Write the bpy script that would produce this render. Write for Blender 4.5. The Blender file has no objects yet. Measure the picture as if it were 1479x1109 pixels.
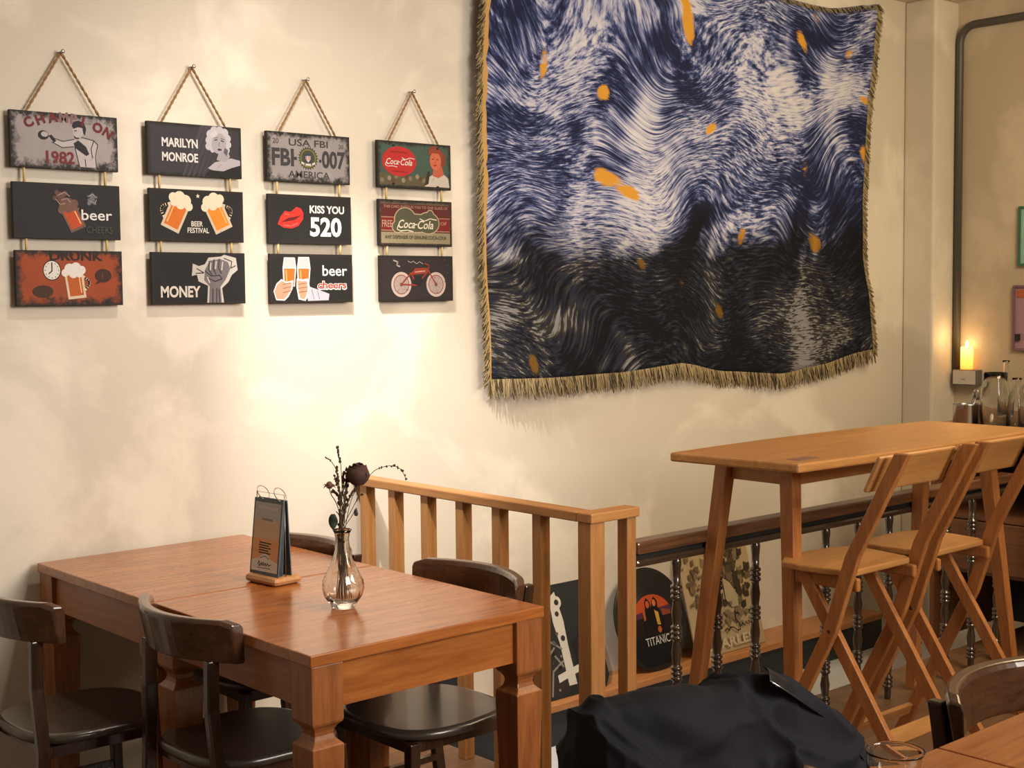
import bpy, math, random
from mathutils import Vector, Matrix, noise
random.seed(7)
PI = math.pi
scene = bpy.context.scene
COL = scene.collection
# ------------------------------------------------------------------ camera
f_px, yaw, pit, rol = 1987.25, .72681306, .0651839968, -.00929154
CAMH = 1.55
F = Vector((math.sin(yaw)*math.cos(pit), math.cos(yaw)*math.cos(pit), -math.sin(pit)))
r0 = Vector((math.cos(yaw), -math.sin(yaw), 0)); u0 = r0.cross(F)
RGT = math.cos(rol)*r0+math.sin(rol)*u0
UPV = -math.sin(rol)*r0+math.cos(rol)*u0
cd = bpy.data.cameras.new('camera'); cam = bpy.data.objects.new('camera', cd); COL.objects.link(cam)
M3 = Matrix((RGT, UPV, -F)).transposed()
cam.matrix_world = Matrix.Translation((0, 0, CAMH)) @ M3.to_4x4()
cd.sensor_width = 36; cd.sensor_fit = 'HORIZONTAL'; cd.lens = 36*f_px/1479; cd.clip_start = .05
scene.camera = cam
def ray(px, py): return F*f_px+RGT*(px-739.5)-UPV*(py-554.5)
O = Vector((0, 0, CAMH))
def ony(px, py, y): d = ray(px, py); return O+d*(y/d.y)
def onx(px, py, x): d = ray(px, py); return O+d*(x/d.x)
def onz(px, py, z): d = ray(px, py); return O+d*((z-CAMH)/d.z)
# ------------------------------------------------------------------ light
w = bpy.data.worlds.new('world'); scene.world = w; w.use_nodes = True
w.node_tree.nodes['Background'].inputs[0].default_value = (1.0, .80, .58, 1)
w.node_tree.nodes['Background'].inputs[1].default_value = .30
def area(name, loc, target, size, power, col, sy=None, spread=180):
    l = bpy.data.lights.new(name, 'AREA'); l.energy = power; l.color = col; l.size = size
    if sy: l.shape = 'RECTANGLE'; l.size_y = sy
    l.spread = math.radians(spread)
    o = bpy.data.objects.new(name, l); COL.objects.link(o); o.location = loc
    o.rotation_euler = (Vector(target)-Vector(loc)).to_track_quat('-Z', 'Y').to_euler(); return o
def spot(name, loc, target, ang, power, col, blend=.7, rad=.03):
    l = bpy.data.lights.new(name, 'SPOT'); l.energy = power; l.color = col
    l.spot_size = math.radians(ang); l.spot_blend = blend; l.shadow_soft_size = rad
    o = bpy.data.objects.new(name, l); COL.objects.link(o); o.location = loc
    o.rotation_euler = (Vector(target)-Vector(loc)).to_track_quat('-Z', 'Y').to_euler(); return o
spot('wall_spot', (2.05, 3.12, 2.95), (3.14, 4.08, .66), 42, 400, (1, .92, .83), 1.0)
spot('wall_wash', (2.25, 3.0, 2.95), (2.7, 4.08, .9), 100, 70, (1, .88, .72), 1.0, .05)
spot('table_spot', (2.5, 2.25, 2.95), (2.25, 2.85, .7), 60, 58, (1, .62, .32), .9, .05)
spot('bar_spot', (3.8, .6, 2.9), (3.9, 2.7, .7), 85, 66, (1, .62, .32), .9, .08)
area('ceiling_lamp', (5.0, 1.8, 2.95), (5.3, 3.6, 1.6), 1.2, 84, (1, .80, .50))
area('room_light', (2.9, -.9, 2.45), (1.8, 4.0, 1.75), 1.5, 60, (1, .92, .83), spread=100)
scene.view_settings.view_transform = 'Standard'; scene.view_settings.look = 'None'
scene.view_settings.gamma = 1; scene.view_settings.use_curve_mapping = False
scene.view_settings.exposure = 0.0
# ------------------------------------------------------------------ materials
def lin(c):
    return tuple((x/255/12.92 if x/255 <= .04045 else ((x/255+.055)/1.055)**2.4) for x in c)
class NT:
    def __init__(s, name):
        s.m = bpy.data.materials.new(name); s.m.use_nodes = True; s.t = s.m.node_tree
        s.b = s.t.nodes['Principled BSDF']; s.tc = s.t.nodes.new('ShaderNodeTexCoord')
    def n(s, typ, **kw):
        nd = s.t.nodes.new(typ)
        for k, v in kw.items():
            if k.startswith('i_'):
                key = k[2:]; key = int(key) if key.isdigit() else key.replace('_', ' ')
                nd.inputs[key].default_value = v
            else: setattr(nd, k, v)
        return nd
    def l(s, a, b): s.t.links.new(a, b)
    def mapping(s, scale, rot=(0, 0, 0), src='Object'):
        mp = s.n('ShaderNodeMapping'); mp.inputs['Scale'].default_value = scale; mp.inputs['Rotation'].default_value = rot
        s.l(s.tc.outputs[src], mp.inputs[0]); return mp.outputs[0]
    def noise(s, vec, scale, detail=4, rough=.6, dist=0):
        nd = s.n('ShaderNodeTexNoise'); nd.inputs['Scale'].default_value = scale; nd.inputs['Detail'].default_value = detail
        nd.inputs['Roughness'].default_value = rough; nd.inputs['Distortion'].default_value = dist
        s.l(vec, nd.inputs['Vector']); return nd.outputs[0]
    def ramp(s, fac, stops):
        r = s.n('ShaderNodeValToRGB'); e = r.color_ramp.elements
        while len(e) < len(stops): e.new(.5)
        for q, (p, c) in zip(e, stops): q.position = p; q.color = (*c, 1)
        s.l(fac, r.inputs[0]); return r.outputs[0]
    def mix(s, fac, a, b, mode='MIX'):
        nd = s.n('ShaderNodeMix', data_type='RGBA', blend_type=mode)
        for v, i in ((fac, 0), (a, 6), (b, 7)):
            if isinstance(v, (int, float)): nd.inputs[i].default_value = v
            elif isinstance(v, tuple): nd.inputs[i].default_value = (*v, 1)
            else: s.l(v, nd.inputs[i])
        return nd.outputs[2]
    def bump(s, h, strength=.2, dist=.01):
        b = s.n('ShaderNodeBump'); b.inputs['Strength'].default_value = strength; b.inputs['Distance'].default_value = dist
        s.l(h, b.inputs['Height']); s.l(b.outputs[0], s.b.inputs['Normal'])
    def set(s, **kw):
        for k, v in kw.items():
            k = k.replace('_', ' ')
            if hasattr(v, 'is_output') : s.l(v, s.b.inputs[k])
            else: s.b.inputs[k].default_value = (*v, 1) if isinstance(v, tuple) and len(v) == 3 else v
        return s.m
def wood(name, light, dark, axis='x', rough=.35, scale=1.0, coat=0.0, bump=.08, knots=False):
    t = NT(name)
    sc = {'x': (1.2, 14, 14), 'y': (14, 1.2, 14), 'z': (14, 14, 1.2)}[axis]
    v = t.mapping(tuple(a*scale for a in sc))
    n1 = t.noise(v, 2.2, 6, .62, .8); n2 = t.noise(v, 9, 3, .5, .3)
    c = t.ramp(n1, [(.3, dark), (.5, tuple((a+b)/2 for a, b in zip(light, dark))), (.68, light)])
    c = t.mix(.35, c, t.ramp(n2, [(.35, dark), (.65, light)]), 'MIX')
    if knots:
        sk = {'x': (2.2, 7, 7), 'y': (7, 2.2, 7), 'z': (7, 7, 2.2)}[axis]
        vo = t.n('ShaderNodeTexVoronoi', i_Scale=1.0); t.l(t.mapping(sk), vo.inputs['Vector'])
        k = t.ramp(vo.outputs['Distance'], [(.05, (1, 1, 1)), (.14, (0, 0, 0))])
        c = t.mix(k, c, tuple(a*.5 for a in dark))
    t.bump(n1, bump, .004)
    t.set(Base_Color=c, Roughness=rough)
    t.b.inputs['Coat Weight'].default_value = coat; t.b.inputs['Coat Roughness'].default_value = .12
    return t.m
def flat(name, col, rough=.5, metal=0, spec=.5, coat=0):
    t = NT(name); t.set(Base_Color=col, Roughness=rough, Metallic=metal)
    t.b.inputs['Specular IOR Level'].default_value = spec; t.b.inputs['Coat Weight'].default_value = coat
    n = t.noise(t.mapping((1, 1, 1)), 60, 3); t.bump(n, .04, .002)
    return t.m
MT = {}
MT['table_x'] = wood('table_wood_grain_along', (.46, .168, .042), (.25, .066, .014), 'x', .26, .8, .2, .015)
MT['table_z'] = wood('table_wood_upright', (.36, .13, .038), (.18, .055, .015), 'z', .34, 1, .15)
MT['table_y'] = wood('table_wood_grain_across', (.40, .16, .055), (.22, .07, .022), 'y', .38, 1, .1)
MT['pine_z'] = wood('railing_pine_upright', (.47, .235, .08), (.32, .138, .042), 'z', .5)
MT['pine_x'] = wood('railing_pine_along', (.47, .235, .08), (.32, .138, .042), 'x', .45)
MT['pine_y'] = wood('railing_pine_across', (.47, .235, .08), (.32, .138, .042), 'y', .45)
MT['bar_x'] = wood('bar_wood_along', (.50, .25, .08), (.33, .145, .042), 'x', .38)
MT['bar_z'] = wood('bar_wood_upright', (.46, .19, .055), (.29, .10, .028), 'z', .42)
MT['dark_x'] = wood('dark_rail_wood', (.21, .095, .042), (.07, .03, .016), 'x', .3, 1, .4, .05, False)
MT['dark_turn'] = flat('dark_lacquered_turned_wood', (.05, .032, .02), .16, 0, .8, .6)
MT['ledge'] = wood('ledge_orange_wood', (.50, .22, .075), (.33, .125, .04), 'x', .35)
MT['cab'] = wood('cabinet_brown_wood', (.24, .10, .04), (.12, .048, .02), 'y', .4)
MT['chair'] = wood('dark_chair_wood', (.055, .024, .013), (.018, .009, .006), 'z', .22, 1, .5, .04, False)
MT['chair_back'] = wood('dark_chair_back_wood', (.10, .042, .018), (.035, .016, .009), 'y', .24, 1, .5, .04, False)
MT['seat'] = flat('dark_seat_vinyl', (.045, .034, .026), .30, 0, .7, .15)
MT['black'] = flat('black_paint', (.012, .014, .015), .5)
MT['steel'] = flat('brushed_steel', (.55, .55, .55), .22, 1)
MT['pipe'] = flat('grey_conduit_paint', (.075, .068, .06), .45)
MT['box'] = flat('switch_box_paint', (.50, .47, .42), .5)
MT['boxdark'] = flat('switch_box_side', (.12, .11, .10), .5)
MT['rope'] = flat('jute_rope', (.27, .15, .065), .9)
MT['string'] = flat('short_link_cord', (.55, .38, .16), .85)
MT['edge'] = flat('sign_board_edge', (.035, .03, .03), .7)
MT['cloth'] = flat('black_jacket_cloth', (.010, .010, .014), .8, 0, .2)

MT['leather'] = flat('black_jacket_trim', (.007, .007, .008), .45, 0, .3)
MT['wire'] = flat('ring_wire', (.35, .33, .30), .3, 1)
MT['card'] = flat('dark_blue_grey_card', (.08, .11, .14), .5)
MT['paleoak'] = wood('menu_base_wood', (.52, .27, .11), (.38, .18, .07), 'y', .5)
MT['rose'] = flat('dried_rose_petals', (.06, .026, .020), .9)
MT['bud'] = flat('dried_bud_petals', (.16, .075, .055), .9)
MT['stem'] = flat('dried_stem', (.085, .055, .025), .9)
MT['leaf'] = flat('dark_green_leaf', (.02, .035, .022), .7)
MT['lav'] = flat('dried_lavender', (.05, .04, .045), .9)
def plaster(name, base):
    t = NT(name)
    v = t.mapping((1, 1, 1))
    n = t.noise(v, 1.5, 5, .55, .5); n2 = t.noise(v, 4, 5, .6, .4)
    c = t.mix(t.ramp(n, [(.50, (0, 0, 0)), (.60, (.9, .9, .9))]), base, tuple(min(1, a*1.12+.07) for a in base))
    c = t.mix(t.ramp(n2, [(.30, (.35, .35, .35)), (.5, (0, 0, 0))]), c, tuple(a*.92 for a in base))
    h = t.noise(v, 9, 6, .65); t.bump(h, .14, .015)
    t.set(Base_Color=c, Roughness=.85); t.b.inputs['Specular IOR Level'].default_value = .2
    return t.m
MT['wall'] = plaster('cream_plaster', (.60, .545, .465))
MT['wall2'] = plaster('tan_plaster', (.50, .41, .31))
MT['ceil'] = plaster('ceiling_plaster', (.68, .60, .47))
MT['floor'] = wood('platform_floor_wood', (.22, .12, .06), (.12, .06, .03), 'x', .45)
MT['tile'] = flat('white_floor_tile', (.62, .64, .66), .35)
def glass(name, tint=(.95, .97, .95), rough=.02):
    t = NT(name); t.set(Base_Color=tint, Roughness=rough); t.b.inputs['Transmission Weight'].default_value = 1
    t.b.inputs['IOR'].default_value = 1.45; return t.m
MT['glass'] = glass('clear_vase_glass'); MT['bottle'] = glass('bottle_glass', (.93, .95, .92)); MT['tumbler'] = glass('tumbler_glass')
def printed():
    t = NT('flat_print'); a = t.n('ShaderNodeVertexColor', layer_name='Col')
    n = t.noise(t.mapping((1, 1, 1)), 55, 5, .75)
    wear = t.ramp(n, [(.30, (.45, .45, .45)), (.42, (1, 1, 1))])
    t.set(Base_Color=t.mix(1.0, t.mix(.7, a.outputs[0], wear, 'MULTIPLY'), (.72, .72, .72), 'MULTIPLY'), Roughness=.6); t.b.inputs['Specular IOR Level'].default_value = .25; return t.m
MT['print'] = printed()
def board_mat(name, ground, edge, worn=.5):
    """face of a sign: printed ground with rusty worn borders (a stain with its own shape)"""
    t = NT(name)
    sx = t.n('ShaderNodeSeparateXYZ'); t.l(t.tc.outputs['Object'], sx.inputs[0])
    def m(op, a, b=None):
        q = t.n('ShaderNodeMath', operation=op)
        for i, v in enumerate((a, b)):
            if v is None: continue
            if isinstance(v, (int, float)): q.inputs[i].default_value = v
            else: t.l(v, q.inputs[i])
        return q.outputs[0]
    dx = m('SUBTRACT', .17, m('ABSOLUTE', sx.outputs[0])); dz = m('SUBTRACT', .084, m('ABSOLUTE', sx.outputs[2]))
    d = m('MINIMUM', dx, dz)
    n = t.noise(t.mapping((1, 1, 1)), 38, 5, .7); n3 = t.noise(t.mapping((1, 1, 1)), 9, 3)
    v = m('ADD', d, m('MULTIPLY', m('SUBTRACT', n, .5), .05*worn*2))
    k = t.ramp(v, [(.006, (1, 1, 1)), (.006+.022*worn, (0, 0, 0))])
    g = t.mix(t.ramp(n3, [(.4, (0, 0, 0)), (.65, (.5, .5, .5))]), ground, tuple(a*.7+.012 for a in ground))
    sp_ = t.ramp(t.noise(t.mapping((1, 1, 1)), 120, 3, .8), [(.66, (0, 0, 0)), (.74, (.5, .5, .5))])
    g = t.mix(sp_, g, (.16, .15, .14))
    t.set(Base_Color=t.mix(1.0, t.mix(k, g, edge), (.62, .62, .62), 'MULTIPLY'), Roughness=.6); t.b.inputs['Specular IOR Level'].default_value = .25; return t.m
# ------------------------------------------------------------------ mesh builder
class MB:
    def __init__(s): s.v = []; s.f = []; s.c = []; s.sm = []; s.cur = (1, 1, 1)
    def add(s, vs, fs, smooth=False):
        o = len(s.v); s.v += [tuple(p) for p in vs]
        for q in fs: s.f.append(tuple(i+o for i in q)); s.c.append(s.cur); s.sm.append(smooth)
        return s
    def box(s, a, b):
        x0, y0, z0 = a; x1, y1, z1 = b
        return s.add([(x0, y0, z0), (x1, y0, z0), (x1, y1, z0), (x0, y1, z0), (x0, y0, z1), (x1, y0, z1), (x1, y1, z1), (x0, y1, z1)],
              [(0, 3, 2, 1), (4, 5, 6, 7), (0, 1, 5, 4), (1, 2, 6, 5), (2, 3, 7, 6), (3, 0, 4, 7)])
    def bar(s, p, q, wx, wy, side=Vector((1, 0, 0)), w2=None):
        """rectangular bar from p to q; wx along `side`, wy across"""
        p = Vector(p); q = Vector(q); d = (q-p).normalized(); a = (Vector(side)-d*d.dot(Vector(side))).normalized(); b = d.cross(a)
        vs = []
        for P, k in ((p, 1), (q, w2 or 1)):
            for i, j in ((-1, -1), (1, -1), (1, 1), (-1, 1)): vs.append(P+a*(i*wx/2*k)+b*(j*wy/2*k))
        return s.add(vs, [(0, 3, 2, 1), (4, 5, 6, 7), (0, 1, 5, 4), (1, 2, 6, 5), (2, 3, 7, 6), (3, 0, 4, 7)])
    def tube(s, pts, r, n=8, cap=True):
        pts = [Vector(p) for p in pts]; rs = r if isinstance(r, (list, tuple)) else [r]*len(pts)
        vs = []; up = None
        for i, p in enumerate(pts):
            d = (pts[min(i+1, len(pts)-1)]-pts[max(i-1, 0)]).normalized()
            if up is None: up = d.orthogonal().normalized()
            a = (up-d*d.dot(up)); a = a.normalized() if a.length > 1e-6 else d.orthogonal().normalized(); up = a; b = d.cross(a)
            for k in range(n): t = 2*PI*k/n; vs.append(p+(a*math.cos(t)+b*math.sin(t))*rs[i])
        fs = []
        for i in range(len(pts)-1):
            for k in range(n): fs.append((i*n+k, i*n+(k+1) % n, (i+1)*n+(k+1) % n, (i+1)*n+k))
        if cap: fs.append(tuple(reversed(range(n)))); fs.append(tuple((len(pts)-1)*n+k for k in range(n)))
        return s.add(vs, fs, True)
    def lathe(s, prof, c=(0, 0, 0), n=24, rad=None):
        vs = []; fs = []
        for (r, z) in prof:
            for k in range(n):
                t = 2*PI*k/n; q = r*(rad(t, z) if rad else 1); vs.append((c[0]+q*math.cos(t), c[1]+q*math.sin(t), c[2]+z))
        m = len(prof)
        for i in range(m-1):
            for k in range(n): fs.append((i*n+k, i*n+(k+1) % n, (i+1)*n+(k+1) % n, (i+1)*n+k))
        if prof[0][0] > 1e-5 and prof[0] != prof[-1]: fs.append(tuple(reversed(range(n))))
        if prof[-1][0] > 1e-5 and prof[0] != prof[-1]: fs.append(tuple((m-1)*n+k for k in range(n)))
        return s.add(vs, fs, True)
    def sqlathe(s, prof, c=(0, 0, 0)):
        vs = []; fs = []
        for (r, z) in prof:
            for i, j in ((-1, -1), (1, -1), (1, 1), (-1, 1)): vs.append((c[0]+i*r, c[1]+j*r, c[2]+z))
        m = len(prof)
        for i in range(m-1):
            for k in range(4): fs.append((i*4+k, i*4+(k+1) % 4, (i+1)*4+(k+1) % 4, (i+1)*4+k))
        fs.append((3, 2, 1, 0)); fs.append(tuple((m-1)*4+k for k in range(4)))
        return s.add(vs, fs)
    def prism(s, pts, z0, z1):
        n = len(pts); vs = [(x, y, z0) for x, y in pts]+[(x, y, z1) for x, y in pts]
        fs = [tuple(reversed(range(n))), tuple(range(n, 2*n))]+[(i, (i+1) % n, n+(i+1) % n, n+i) for i in range(n)]
        return s.add(vs, fs)
    def ball(s, c, r, n=8, m=6, sc=(1, 1, 1)):
        vs = [(c[0], c[1], c[2]-r*sc[2])]; fs = []
        for i in range(1, m):
            a = -PI/2+PI*i/m
            for k in range(n): t = 2*PI*k/n; vs.append((c[0]+r*sc[0]*math.cos(a)*math.cos(t), c[1]+r*sc[1]*math.cos(a)*math.sin(t), c[2]+r*sc[2]*math.sin(a)))
        vs.append((c[0], c[1], c[2]+r*sc[2])); L = len(vs)-1
        for k in range(n): fs.append((0, 1+(k+1) % n, 1+k)); fs.append((L, L-n+k, L-n+(k+1) % n))
        for i in range(m-2):
            for k in range(n): a = 1+i*n+k; b = 1+i*n+(k+1) % n; fs.append((a, b, b+n, a+n))
        return s.add(vs, fs, True)
    def build(s, name, mat, parent=None, bevel=0, colors=False, subsurf=0):
        me = bpy.data.meshes.new(name); me.from_pydata(s.v, [], s.f); me.validate()
        me.polygons.foreach_set('use_smooth', s.sm if len(s.sm) == len(me.polygons) else [False]*len(me.polygons))
        me.materials.append(mat)
        if colors:
            ca = me.color_attributes.new('Col', 'FLOAT_COLOR', 'CORNER'); buf = []
            for p, c in zip(me.polygons, s.c):
                for _ in p.loop_indices: buf += [*c, 1]
            ca.data.foreach_set('color', buf)
        me.update()
        o = bpy.data.objects.new(name, me); COL.objects.link(o)
        if parent: o.parent = parent
        if bevel:
            b = o.modifiers.new('bevel', 'BEVEL'); b.width = bevel; b.segments = 2; b.limit_method = 'ANGLE'; b.angle_limit = .6
        if subsurf:
            m = o.modifiers.new('sub', 'SUBSURF'); m.levels = m.render_levels = subsurf
        return o
def tag(o, label, cat, group=None, kind=None):
    if label: o['label'] = label
    if cat: o['category'] = cat
    if group: o['group'] = group
    if kind: o['kind'] = kind
    return o
def thing(name, label, cat, loc=(0, 0, 0), rz=0, group=None):
    o = bpy.data.objects.new(name, None); COL.objects.link(o); o.empty_display_size = .1
    o.location = loc; o.rotation_euler = (0, 0, rz); return tag(o, label, cat, group)
def struct(name, mb, mat, **kw): o = mb.build(name, mat, **kw); o['kind'] = 'structure'; return o
def dup(root, loc, rz, label=None, group=None):
    r = root.copy(); COL.objects.link(r); r.location = loc; r.rotation_euler = (0, 0, rz)
    if label: r['label'] = label
    if group: r['group'] = group
    for ch in list(root.children):
        c = ch.copy(); COL.objects.link(c); c.parent = r
        for g in ch.children: d = g.copy(); COL.objects.link(d); d.parent = c
    return r
# ------------------------------------------------------------------ room
D = 4.08; CZ = 3.05; RX = 6.62
struct('wall_back', MB().box((-2.5, D, -.3), (7.3, D+.15, CZ+.1)), MT['wall'])
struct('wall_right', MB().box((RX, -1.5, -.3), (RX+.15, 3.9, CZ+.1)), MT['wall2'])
struct('trim_1', MB().box((6.40, 3.9, -.24), (RX+.15, D, CZ)), MT['wall'], bevel=.012)
struct('ceiling', MB().box((-2.5, -1.5, CZ), (RX, D, CZ+.12)), MT['ceil'])
S98 = .98
RXX = 2.865; RY = 2.906     # railing line / dark rail line
PE = 3.12                   # platform edge
fl = MB(); fl.box((-2.5, -1.5, -.34), (RX, PE, 0)); fl.box((-2.5, PE, -.34), (RXX+.06, D, 0))
struct('floor', fl, MT['floor'])
struct('floor_2', MB().box((RXX+.06, PE, -.34), (RX, D, -.24)), MT['tile'])
led = thing('wall_ledge', None, None); del_ = led; led['kind'] = 'structure'; led.location = (0, 0, 0)
led.name = 'trim_2'
MB().box((RXX+.06, 3.88, -.10), (5.95, D, -.07)).build('ledge_board', MT['ledge'], led, bevel=.004)
MB().box((RXX+.06, 3.895, -.24), (5.95, D, -.10)).build('ledge_front', MT['black'], led)
# ------------------------------------------------------------------ dining tables
def dining_table(label, loc, group=None):
    t = thing('dining_table', label, 'table', loc, 0, group)
    W, L = .712, .744
    MB().box((-W/2, -L/2, .722), (W/2, L/2, .75)).build('tabletop', MT['table_x'], t, bevel=.003)
    for sx in (-1, 1):
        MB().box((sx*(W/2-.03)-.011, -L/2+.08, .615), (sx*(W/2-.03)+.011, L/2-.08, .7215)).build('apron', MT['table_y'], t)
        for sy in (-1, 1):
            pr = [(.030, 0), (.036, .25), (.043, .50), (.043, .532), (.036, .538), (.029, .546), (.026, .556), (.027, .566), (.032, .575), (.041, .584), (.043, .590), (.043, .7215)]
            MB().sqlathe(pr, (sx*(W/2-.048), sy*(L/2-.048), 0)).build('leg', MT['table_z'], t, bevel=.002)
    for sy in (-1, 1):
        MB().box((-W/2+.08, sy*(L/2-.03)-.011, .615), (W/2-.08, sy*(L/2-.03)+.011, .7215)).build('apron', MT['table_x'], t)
    return t
T1 = dining_table('square reddish brown wooden table carrying the glass vase and menu stand', (2.02, 2.927, 0))
T2 = dup(T1, (2.02, 3.6765, 0), 0, 'bare square brown wooden table against the plaster wall')
N1 = dup(T1, (1.768, .905, 0), 0, 'wooden table at the bottom edge under the ribbed glass tumbler')
N2 = dup(T1, (2.484, .905, 0), 0, 'wooden tabletop corner in front of the lone dark chair at bottom right')
# ------------------------------------------------------------------ dark chairs
def superell(a, b, n=36, p=3.2):
    out = []
    for k in range(n):
        t = 2*PI*k/n; c, s_ = math.cos(t), math.sin(t)
        out.append((a*abs(c)**(2/p)*(1 if c > 0 else -1), b*abs(s_)**(2/p)*(1 if s_ > 0 else -1)))
    return out
def dining_chair(label, loc, rz, under=False):
    """faces +x"""
    t = thing('dining_chair', label, 'chair', loc, rz)
    se = superell(.205, .205, 40, 3.0)
    mb = MB(); n = len(se); vs = []; prof = [(.92, .402), (.985, .406), (1.0, .412), (1.0, .420), (.98, .427), (.92, .430)]
    for k, z in prof: vs += [(x*k, y*k*(1-.05*(x < 0)), z) for x, y in se]
    fs = [tuple(reversed(range(n))), tuple((len(prof)-1)*n+i for i in range(n))]
    for j in range(len(prof)-1):
        for i in range(n): fs.append((j*n+i, j*n+(i+1) % n, (j+1)*n+(i+1) % n, (j+1)*n+i))
    mb.add(vs, fs, True); mb.sm[-len(fs)] = False; mb.sm[-len(fs)+1] = False
    mb.build('seat', MT['seat'], t)
    MB().box((-.17, -.165, .372), (.17, -.145, .4018)).box((-.17, .145, .372), (.17, .165, .4018)).box((.15, -.145, .372), (.17, .145, .4018)).box((-.17, -.145, .372), (-.15, .145, .4018)).build('seat_frame', MT['chair'], t)
    for s in (-1, 1):
        MB().bar((.165, s*.165, .4018), (.185, s*.18, 0), .032, .032, w2=.75).build('leg', MT['chair'], t, bevel=.003)
        m = MB(); path = [(-.225, 0), (-.195, .22), (-.187, .40), (-.192, .56), (-.190, .684)] if under else [(-.225, 0), (-.195, .22), (-.187, .43), (-.190, .56), (-.203, .68), (-.216, .762)]
        for (x0, z0), (x1, z1) in zip(path[:-1], path[1:]): pass
        vs = []; fs = []
        for i, (x, z) in enumerate(path):
            hw = .016; y = s*((.158 if z > .5 else .178) if under else .190)
            for a, b in ((-1, -1), (1, -1), (1, 1), (-1, 1)): vs.append((x+a*hw, y+b*.013, z))
        for i in range(len(path)-1):
            for k in range(4): fs.append((i*4+k, i*4+(k+1) % 4, (i+1)*4+(k+1) % 4, (i+1)*4+k))
        fs += [(3, 2, 1, 0), tuple(len(vs)-4+k for k in range(4))]
        m.add(vs, fs); m.build('leg', MT['chair'], t, bevel=.004)
        MB().bar((.172, s*.172, .20), (-.19, s*.183, .20), .018, .018, (0, 1, 0)).build('stretcher', MT['chair'], t)
    MB().bar((0, -.185, .20), (0, .185, .20), .018, .018, (1, 0, 0)).build('stretcher', MT['chair'], t)
    # curved top rail
    N = 18; vs = []; fs = []; secs = []
    for i in range(N+1):
        a = -1+2*i/N; y = .226*a; dx = -.285+.085*a*a
        hh = .105 if abs(a) < .93 else .095
        pts = [(-.011, 0), (.009, 0), (.011+.012, hh-.012), (.007+.012, hh), (-.005+.0, hh+.002), (-.012, hh-.008)]
        base = Vector((dx+.055, y, .680))
        for (px, pz) in pts: vs.append((base.x+px-pz*.20, y, .680+pz))
    m = 6
    for i in range(N):
        for k in range(m): fs.append((i*m+k, (i+1)*m+k, (i+1)*m+(k+1) % m, i*m+(k+1) % m))
    fs += [tuple(range(m)), tuple(reversed([N*m+k for k in range(m)]))]
    MB().add(vs, fs).build('backrest', MT['chair_back'], t, bevel=.004)
    return t
c0 = dining_chair('dark chair nearest at left, with its curved back below the seam of the tables', (1.80, 3.06, 0), 0, True)
dup(c0, (1.57, 3.54, 0), 0, 'dark chair at the left frame edge beside the bare table')
c1 = dining_chair('dark chair behind the menu stand, only its back rail above the table', (2.19, 3.62, 0), PI)
dup(c1, (2.27, 2.93, 0), PI, 'dark brown chair between the vase table and the pine railing')
dup(c1, (2.53, 1.19, 0), -PI/2, 'glossy black chair behind the wooden tabletop corner at bottom right')
dup(c1, (1.60, 1.15, 0), -PI/2, 'dark chair mostly buried under the heaped black jacket')
# ------------------------------------------------------------------ pine railing
rl = thing('railing', 'pale pine slatted railing with an L turn beside the dining tables', 'railing', (RXX, RY, 0))
H = .898
def Lr(x, y): return (x-RXX, y-RY)
MB().box((-.012, .02, H-.03), (.052, D-.002-RY, H)).build('top_rail', MT['pine_y'], rl, bevel=.004)
MB().box((-.012, -.045, H-.03), (.198, .0195, H)).build('top_rail', MT['pine_x'], rl, bevel=.004)
for ly in (4.055, 3.885, 3.700, 3.512, 3.328, 3.135):
    y = ly-RY-.02; MB().box((0, y-.02, 0), (.04, y+.02, H-.0305)).build('baluster', MT['pine_z'], rl, bevel=.002)
MB().box((-.008, -.038, 0), (.052, .018, H-.0305)).build('newel_post', MT['pine_z'], rl, bevel=.003)
MB().box((.152, -.035, 0), (.192, .008, H-.0305)).build('newel_post', MT['pine_z'], rl, bevel=.003)
# ------------------------------------------------------------------ dark balustrade
bl = thing('balustrade', 'low dark balustrade with beaded turned posts behind the stools', 'railing', (3.065, RY, 0))
X1 = 5.36
MB().box((0, -.035, .745), (X1-3.065, .03, .785)).build('handrail', MT['dark_x'], bl, bevel=.008)
MB().box((0, -.018, .712), (X1-3.065, .014, .7448)).build('rail_fillet', MT['black'], bl)
MB().box((.001, -.030, .704), (X1-3.066, .025, .730)).build('rail_moulding', MT['dark_turn'], bl, bevel=.010)
pr = [(.011, 0), (.013, .02)]
zz = .05
while zz < .64:
    for k in range(3):
        zc = zz+k*.0165
        for q in range(5):
            a = -PI/2+PI*q/4; pr.append((.0125+.0065*math.cos(a), zc+.0075*math.sin(a)))
    zz += .132
    if zz < .64: pr += [(.0125, zz-.085), (.0165, zz-.050), (.012, zz-.018)]
pr += [(.013, .66), (.016, .69), (.013, .7118)]
pr = sorted(pr, key=lambda p: p[1])
b0 = MB().lathe([(r*1.03, z) for r, z in pr], n=14).build('baluster', MT['dark_turn'], bl)
b0.location = (.215, 0, 0)
for i in range(1, 11):
    b = b0.copy(); COL.objects.link(b); b.parent = bl; b.location = (.215+i*.2005, 0, 0)
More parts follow.
